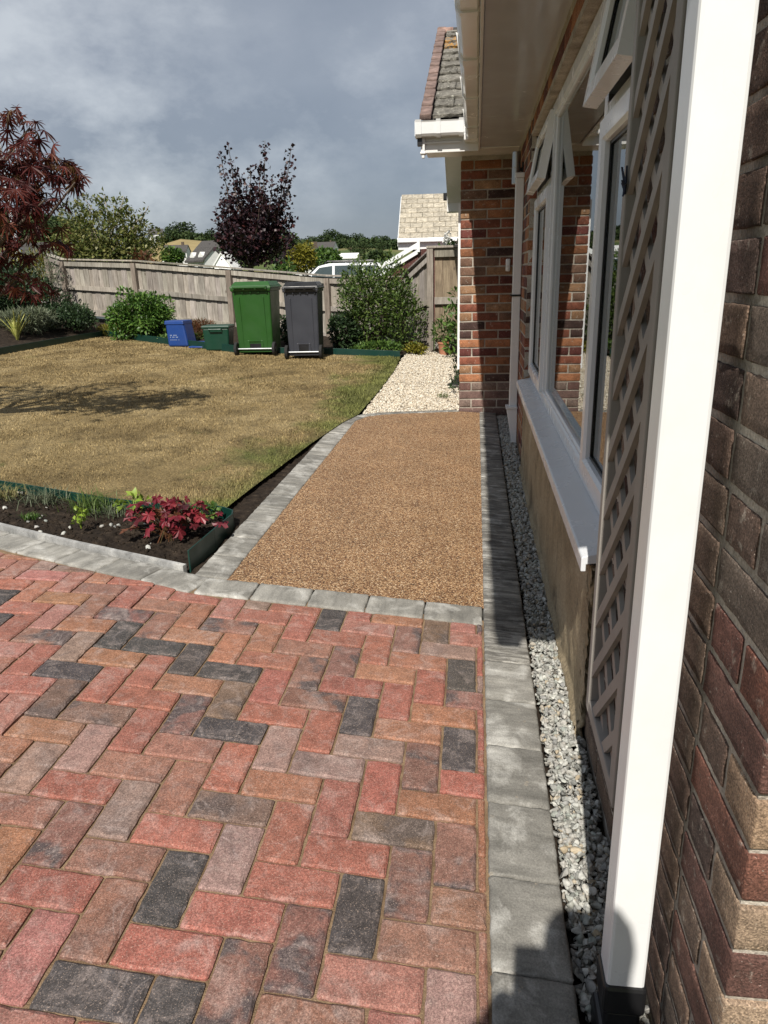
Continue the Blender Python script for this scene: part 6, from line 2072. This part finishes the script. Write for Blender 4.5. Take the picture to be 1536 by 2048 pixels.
for s_, x in ((1, -2.26),):
    b.prism([(22.0, e0.z - 0.03), (25.0, e1.z - 0.03), (25.0, e1.z - 0.2), (22.0, e0.z - 0.2)], (x, 0, 0), (0, 1, 0), (0, 0, 1), (0.03, 0, 0))
b.build('bargeboard', MAT['upvc'], ns)
ns.rotation_euler.z = R(3.3); ns.location.x -= 0.12
# lower lean-to with white bargeboards in front of it
pt_ = thing('porch', (-2.0, 20.5, -0.1), 'white edged gable of a low porch in front of the cream roofed bungalow', 'porch')
A_, B_ = at(836, 484, 20.5), at(768, 524, 20.5)
for k, (dz, nm) in enumerate(((0.0, 'bargeboard'), (-0.17, 'bargeboard'))):
    b = MB(); b.prism([(A_.x, A_.z + dz), (B_.x - 0.25, B_.z + dz - 0.14), (B_.x - 0.25, B_.z + dz - 0.27), (A_.x, A_.z + dz - 0.12)], (0, 20.5 + 0.05 * k, 0), (1, 0, 0), (0, 0, 1), (0, 0.04, 0)); b.build(nm, MAT['upvc'], pt_)
b = MB(); b.box(A_.x - 0.02, A_.x + 0.05, 20.44, 20.6, A_.z - 0.25, A_.z + 0.05); b.build('box_end', MAT['upvc'], pt_)
b = MB(); b.prism([(A_.x + 1.5, 0.0), (A_.x + 1.5, A_.z - 0.1), (A_.x, A_.z - 0.18), (B_.x - 0.2, B_.z - 0.35), (B_.x - 0.2, 0.0)], (0, 20.62, 0), (1, 0, 0), (0, 0, 1), (0, 1.5, 0)); o = b.build('wall', MAT['brick'], pt_); o.color = (0.09, 0.035, 0.03, 1)


def cottage(name, label, px, py, Y, w, d, h, rh, rz, wallm='white_wall', roofm='roof_felt', wins=3, dormers=0, cat='house', chimney=True):
    """small far house: gable roof with the ridge along local x; py is where its eaves show"""
    c = at(px, py, Y)
    zb = c.z - h
    t = thing(name, (c.x, Y, zb), label, cat, 'houses in the valley', rz)
    b = MB(); b.box(-w / 2, w / 2, -d / 2, d / 2, -4, h); b.prism([(-d / 2, h), (d / 2, h), (0, h + rh)], (-w / 2, 0, 0), (0, 1, 0), (0, 0, 1), (w, 0, 0))
    b.build('wall', MAT[wallm], t, local=True)
    o_ = 0.35
    b = MB(); b.prism([(-d / 2 - o_, h - o_ * rh * 2 / d), (0, h + rh + 0.02), (d / 2 + o_, h - o_ * rh * 2 / d), (d / 2 + o_, h - o_ * rh * 2 / d + 0.22), (0, h + rh + 0.24), (-d / 2 - o_, h - o_ * rh * 2 / d + 0.22)], (-w / 2 - 0.15, 0, 0), (0, 1, 0), (0, 0, 1), (w + 0.3, 0, 0))
    rf = b.build('roof', MAT[roofm], t, local=True)
    if chimney:
        b = MB(); b.box(w * 0.25, w * 0.25 + 0.7, -0.3, 0.3, h + rh - 0.3, h + rh + 1.0); b.build('chimney', MAT['bark'], rf, local=True)
    for i in range(wins):
        x = -w / 2 + w * (i + 0.5) / wins
        b = MB(); b.box(x - 0.6, x + 0.6, -d / 2 - 0.03, -d / 2 + 0.02, h - 1.7, h - 0.5); b.build('window', MAT['far_window'], t, local=True)
    for i in range(dormers):
        x = -w / 2 + w * (i + 0.5) / dormers
        b = MB(); b.prism([(x - 0.5, h + 0.1), (x + 0.5, h + 0.1), (x + 0.5, h + 0.5), (x, h + 0.95), (x - 0.5, h + 0.5)], (0, -d / 2 + 0.1, 0), (1, 0, 0), (0, 0, 1), (0, 2.2, 0)); dm = b.build('dormer', MAT['white_wall'], rf, local=True)
    return t


cottage('valley_house', 'white gabled house with dark roof seen over the middle of the fence', 412, 520, 95, 4.0, 3.0, 4.0, 1.3, R(-38), wins=2, dormers=2, chimney=False)
cottage('valley_house', 'small gable with white bargeboards beside the purple tree', 453, 532, 80, 2.0, 1.9, 3.0, 1.2, R(84), wallm='brick', roofm='white_wall', wins=0, chimney=False)
cottage('valley_house', 'long pale low building in the valley right of the grey bin', 688, 517, 170, 6.5, 5, 2.5, 0.9, R(4), roofm='white_wall', wins=5, chimney=False)
cottage('valley_house', 'white farmhouse among the trees on the far slope', 650, 496, 430, 13, 8, 5, 3, R(-10), wins=4)
cottage('valley_house', 'tiny white house on the hillside above the field', 312, 468, 480, 9, 7, 5, 3, R(20), wins=2)
cottage('valley_house', 'grey roofed house in the valley above the white gable', 352, 503, 210, 7, 5, 3.0, 1.5, R(8), wins=4)
cottage('valley_house', 'pale roofed house behind the car', 430, 497, 240, 9, 8, 3, 2.2, R(-12), wins=3)
cottage('valley_house', 'small white cottage low in the valley left of the long building', 605, 524, 120, 7, 6, 3.0, 2.0, R(22), wins=2)
dr = thing('neighbour_house', (-16.0, 25.0, 0), 'house with dark tiled roof behind the lamp column at far left', 'house')
a0, a1 = at(-60, 536, 25), at(92, 536, 25)
b = MB(); b.box(a0.x, a1.x - 0.3, 25.2, 31, -1, a0.z - 0.1); b.build('wall', MAT['white_wall'], dr)
b = MB(); b.prism([(24.8, a1.z - 0.1), (28, a1.z + 1.0), (31.4, a1.z - 0.1), (31.4, a1.z - 0.25), (28, a1.z + 0.85), (24.8, a1.z - 0.25)], (a0.x, 0, 0), (1e-9, 1, 0), (0, 0, 1), (a1.x - a0.x, 0, 0)); rdk = b.build('roof', MAT['roof_felt'], dr)
for i in range(6):
    b = MB(); u = i / 6; b.box(a0.x, a1.x, 24.8 + 3.2 * u, 24.8 + 3.2 * u + 0.06, a1.z - 0.1 + 1.1 * u + 0.005, a1.z - 0.1 + 1.1 * u + 0.06); b.build('tile_course', MAT['roof_felt'], rdk)

# ---- field and far trees ----------------------------------------------------------------------
def patch(name, th0, th1, r0, r1, mat, dz):
    T2, R2 = np.meshgrid(np.radians(np.linspace(th0, th1, 30)), np.linspace(r0, r1, 14))
    X2, Y2 = R2 * np.sin(T2), R2 * np.cos(T2)
    V = np.stack([X2, Y2, terrain(X2, Y2) + dz], -1).reshape(-1, 3)
    I, J = np.meshgrid(np.arange(29), np.arange(13)); b_ = (J * 30 + I).ravel()
    o = link(mesh_np(name, V, np.stack([b_, b_ + 1, b_ + 31, b_ + 30], 1), mat, True), name)
    o['kind'] = 'structure'


patch('stubble_field', -24, -18.0, 380, 505, MAT['field'], 0.7)
patch('stubble_field', -14.5, -9.5, 330, 430, MAT['field'], 0.7)
FT = []
for s in range(5):
    g = np.random.default_rng(200 + s)
    bl = [(0, 0, 0.56, 0.30, 0.30, 0.34)]
    for _ in range(9):
        a = g.random() * 6.283; q = 0.2 + 0.16 * g.random()
        bl.append((math.cos(a) * q, math.sin(a) * q, 0.34 + 0.45 * g.random(), 0.15 + 0.1 * g.random(), 0.15 + 0.1 * g.random(), 0.13 + 0.09 * g.random()))
    P_, d_ = blob_points(bl, 900, g, 0.7)
    V_, F_ = leaf_arrays(P_, d_ + g.normal(0, 0.6, d_.shape) + [0, 0, 0.3], g.normal(0, 0.5, d_.shape) + [0, 0, 1], 0.075 * (0.6 + 0.8 * g.random(900)), 0.8)
    cm = mesh_np('crown', V_, F_, LM['far'])
    tk = MB(); tk.tube([(0, 0, -0.1), (0.01, 0, 0.2), (0, 0.01, 0.5)], [0.035, 0.028, 0.015], 6)
    for b_ in bl[1:6]: tk.tube([(0, 0, 0.25), tuple(b_[:3])], [0.014, 0.006], 4)
    FT.append((cm, tk.mesh('trunk', MAT['bark'])))
ft = random.Random(77)


def far_tree(px, r, h, w, label, v=None):
    th_ = math.atan2(*[(ROT @ np.array([px - 768.0, -480, F_PX]))[i] for i in (0, 1)])
    x, y = r * math.sin(th_), r * math.cos(th_)
    t = thing('tree', (x, y, float(terrain(x, y)) - 0.3), label, 'tree', 'trees on the far hills', ft.random() * 6.28)
    cm, tk = FT[v if v is not None else ft.randrange(5)]
    for nm, me in (('crown', cm), ('trunk', tk)):
        o = bpy.data.objects.new(nm, me); COL.objects.link(o); o.parent = t; o.scale = (w, w, h)
    return t


ZONES = ((285, 430, 'dark broadleaf tree on the skyline between the holly and the purple maple'), (585, 680, 'dark tree on the skyline right of the purple maple'), (680, 800, 'dark tree on the skyline above the big shrub, left of the cream roof'))
for x0_, x1_, lb in ZONES:
    px = x0_
    while px < x1_:
        k = ft.uniform(0.55, 1.2)
        if 310 < px < 405: k *= 1.35
        if 670 < px < 690: k *= 1.4
        h = 9.0 * k
        far_tree(px + ft.gauss(0, 5), 540 + ft.gauss(0, 14), h, h * ft.uniform(0.95, 1.5), lb)
        px += ft.uniform(6, 19)
for x0_, x1_, n_, lb in ((300, 430, 14, 'hedgerow tree below the stubble field left of the purple maple'), (590, 800, 24, 'hedgerow tree on the slope right of the purple maple, below the skyline')):
    for i in range(n_):
        px = ft.uniform(x0_, x1_); r = ft.uniform(230, 480); h = ft.uniform(5, 8.5)
        if px < 430 and r > 350: r = ft.uniform(230, 330)
        far_tree(px, r, h, h * ft.uniform(0.9, 1.4), lb)
for px, py, Y, rx, rz, lb, m_, n in ((603, 512, 60, 26, 26, 'yellowing round tree beyond the roof of the white car', 'gold', 1500), (568, 500, 85, 30, 36, 'tall dark conifer like tree right behind the purple maple', 'far', 1500), (655, 515, 75, 24, 20, 'mid green tree rising behind the white car roof', 'green', 1200),
                                     (470, 512, 110, 34, 24, 'dull green tree left of the purple maple trunk', 'far', 1200), (345, 512, 65, 20, 14, 'small green tree over the fence left of the white gable', 'green', 900), (755, 520, 55, 30, 16, 'broad green tree behind the big shrub', 'far', 1300)):
    c = at(px, py, Y); k = Y / F_PX; zb = float(terrain(c.x, Y))
    t = thing('tree', (c.x, Y, zb), lb, 'tree', 'trees in the valley')
    bl = [(c.x, Y, c.z - rz * k * 0.2, rx * k, rx * k, rz * k * 0.9)]
    g = np.random.default_rng(int(px))
    for _ in range(8):
        a = g.random() * 6.28; bl.append((c.x + math.cos(a) * rx * k * 0.6, Y + math.sin(a) * rx * k * 0.6, c.z + g.uniform(-0.5, 0.7) * rz * k, rx * k * 0.4, rx * k * 0.4, rz * k * 0.35))
    leaves('crown', LM[m_], bl, n, max(0.16, Y * 0.0045), t, int(px), 0.75)
    trunk_and_limbs('trunk', (c.x, Y, zb), max(zb + 0.5, c.z - rz * k), [b_[:3] for b_ in bl[1:5]], rx * k * 0.10, 0.02, MAT['bark'], t, 3, 0.1)
# low continuous woodland under and between the skyline trees
g = np.random.default_rng(310)
n = 420
tt = np.radians(g.uniform(-25, -3.5, n)); r_ = g.uniform(505, 560, n)
X_, Y_ = r_ * np.sin(tt), r_ * np.cos(tt)
P_, D_ = [], []
for x, y, z in zip(X_, Y_, terrain(X_, Y_)):
    s_ = g.uniform(2.2, 4.6)
    q_, d_ = blob_points([(x, y, z + s_ * 0.5, s_ * 1.3, s_ * 1.2, s_ * 0.8)], 45, g, 0.8)
    P_.append(q_); D_.append(d_ + g.normal(0, 0.5, d_.shape))
P_ = np.concatenate(P_); D_ = np.concatenate(D_)
V_, F_ = leaf_arrays(P_, D_, g.normal(0, 0.5, P_.shape) + [0, 0, 1], 1.9, 0.8)
o = link(mesh_np('woodland', V_, F_, LM['far']), 'woodland')
o['kind'] = 'stuff'
# wooded hill at the far left: one mass of trees
g = np.random.default_rng(300)
n = 420
tt = np.radians(g.uniform(-36, -27.3, n)); r_ = g.uniform(420, 560, n)
X_, Y_ = r_ * np.sin(tt), r_ * np.cos(tt)
Z_ = terrain(X_, Y_)
P_, D_ = [], []
for x, y, z in zip(X_, Y_, Z_):
    s_ = g.uniform(4.0, 6.5)
    q_, d_ = blob_points([(x, y, z + s_ * 0.7, s_, s_, s_ * 0.8)], 60, g, 0.8)
    P_.append(q_); D_.append(d_ + g.normal(0, 0.5, d_.shape))
P_ = np.concatenate(P_); D_ = np.concatenate(D_)
V_, F_ = leaf_arrays(P_, D_, g.normal(0, 0.5, P_.shape) + [0, 0, 1], 2.4, 0.8)
o = link(mesh_np('woodland', V_, F_, LM['far']), 'woodland')
o['kind'] = 'stuff'

# ================================================================== the photographer, who casts the shadow at the lower right
def person(c):
    t = thing('person', (c[0], c[1], -0.01), 'person in dark clothes holding up a phone, shadow falling on the kerb at lower right', 'person')
    x0, y0 = c
    J = {'pel': (0, 0, 0.95, 0.15), 'sp': (0, 0.01, 1.15, 0.145), 'ch': (0, 0.02, 1.36, 0.155), 'nk': (0, 0.03, 1.50, 0.06), 'hd': (0, 0.06, 1.62, 0.088), 'tp': (0, 0.05, 1.70, 0.075)}
    E_ = [('pel', 'sp'), ('sp', 'ch'), ('ch', 'nk'), ('nk', 'hd'), ('hd', 'tp')]
    for s, n in ((-1, 'l'), (1, 'r')):
        J[n + 'sh'] = (s * 0.19, 0.0, 1.42, 0.065); J[n + 'el'] = (s * 0.23, 0.10, 1.16, 0.048); J[n + 'wr'] = (s * 0.09 - 0.05, 0.21, 1.27, 0.032); J[n + 'hn'] = (s * 0.045 - 0.07, 0.245, 1.30, 0.034)
        J[n + 'hp'] = (s * 0.10, 0, 0.90, 0.105); J[n + 'kn'] = (s * 0.11, 0.02, 0.50, 0.062); J[n + 'an'] = (s * 0.12, -0.02, 0.09, 0.045); J[n + 'to'] = (s * 0.14, 0.15, 0.04, 0.04)
        E_ += [('ch', n + 'sh'), (n + 'sh', n + 'el'), (n + 'el', n + 'wr'), (n + 'wr', n + 'hn'), ('pel', n + 'hp'), (n + 'hp', n + 'kn'), (n + 'kn', n + 'an'), (n + 'an', n + 'to')]
    ks = list(J)
    me = bpy.data.meshes.new('body')
    me.from_pydata([J[k][:3] for k in ks], [(ks.index(a), ks.index(b)) for a, b in E_], [])
    o = bpy.data.objects.new('body', me); COL.objects.link(o); o.parent = t
    md = o.modifiers.new('skin', 'SKIN')
    sk = me.skin_vertices[0].data if me.skin_vertices else None
    if sk is None:
        bm = bmesh.new(); bm.from_mesh(me); bm.verts.layers.skin.verify(); bm.to_mesh(me); bm.free()
        sk = me.skin_vertices[0].data
    for i, k in enumerate(ks):
        sk[i].radius = (J[k][3], J[k][3]); sk[i].use_root = (k == 'pel')
    o.modifiers.new('sub', 'SUBSURF').levels = 2
    o.modifiers['sub'].render_levels = 2
    me.materials.append(MAT['cloth'])
    ph = MB(); ph.box(-0.115, -0.035, 0.255, 0.264, 1.235, 1.395); ph.build('phone', MAT['black'], t, local=True, bevel=0.004)
    return t


person((0.10, -0.36))
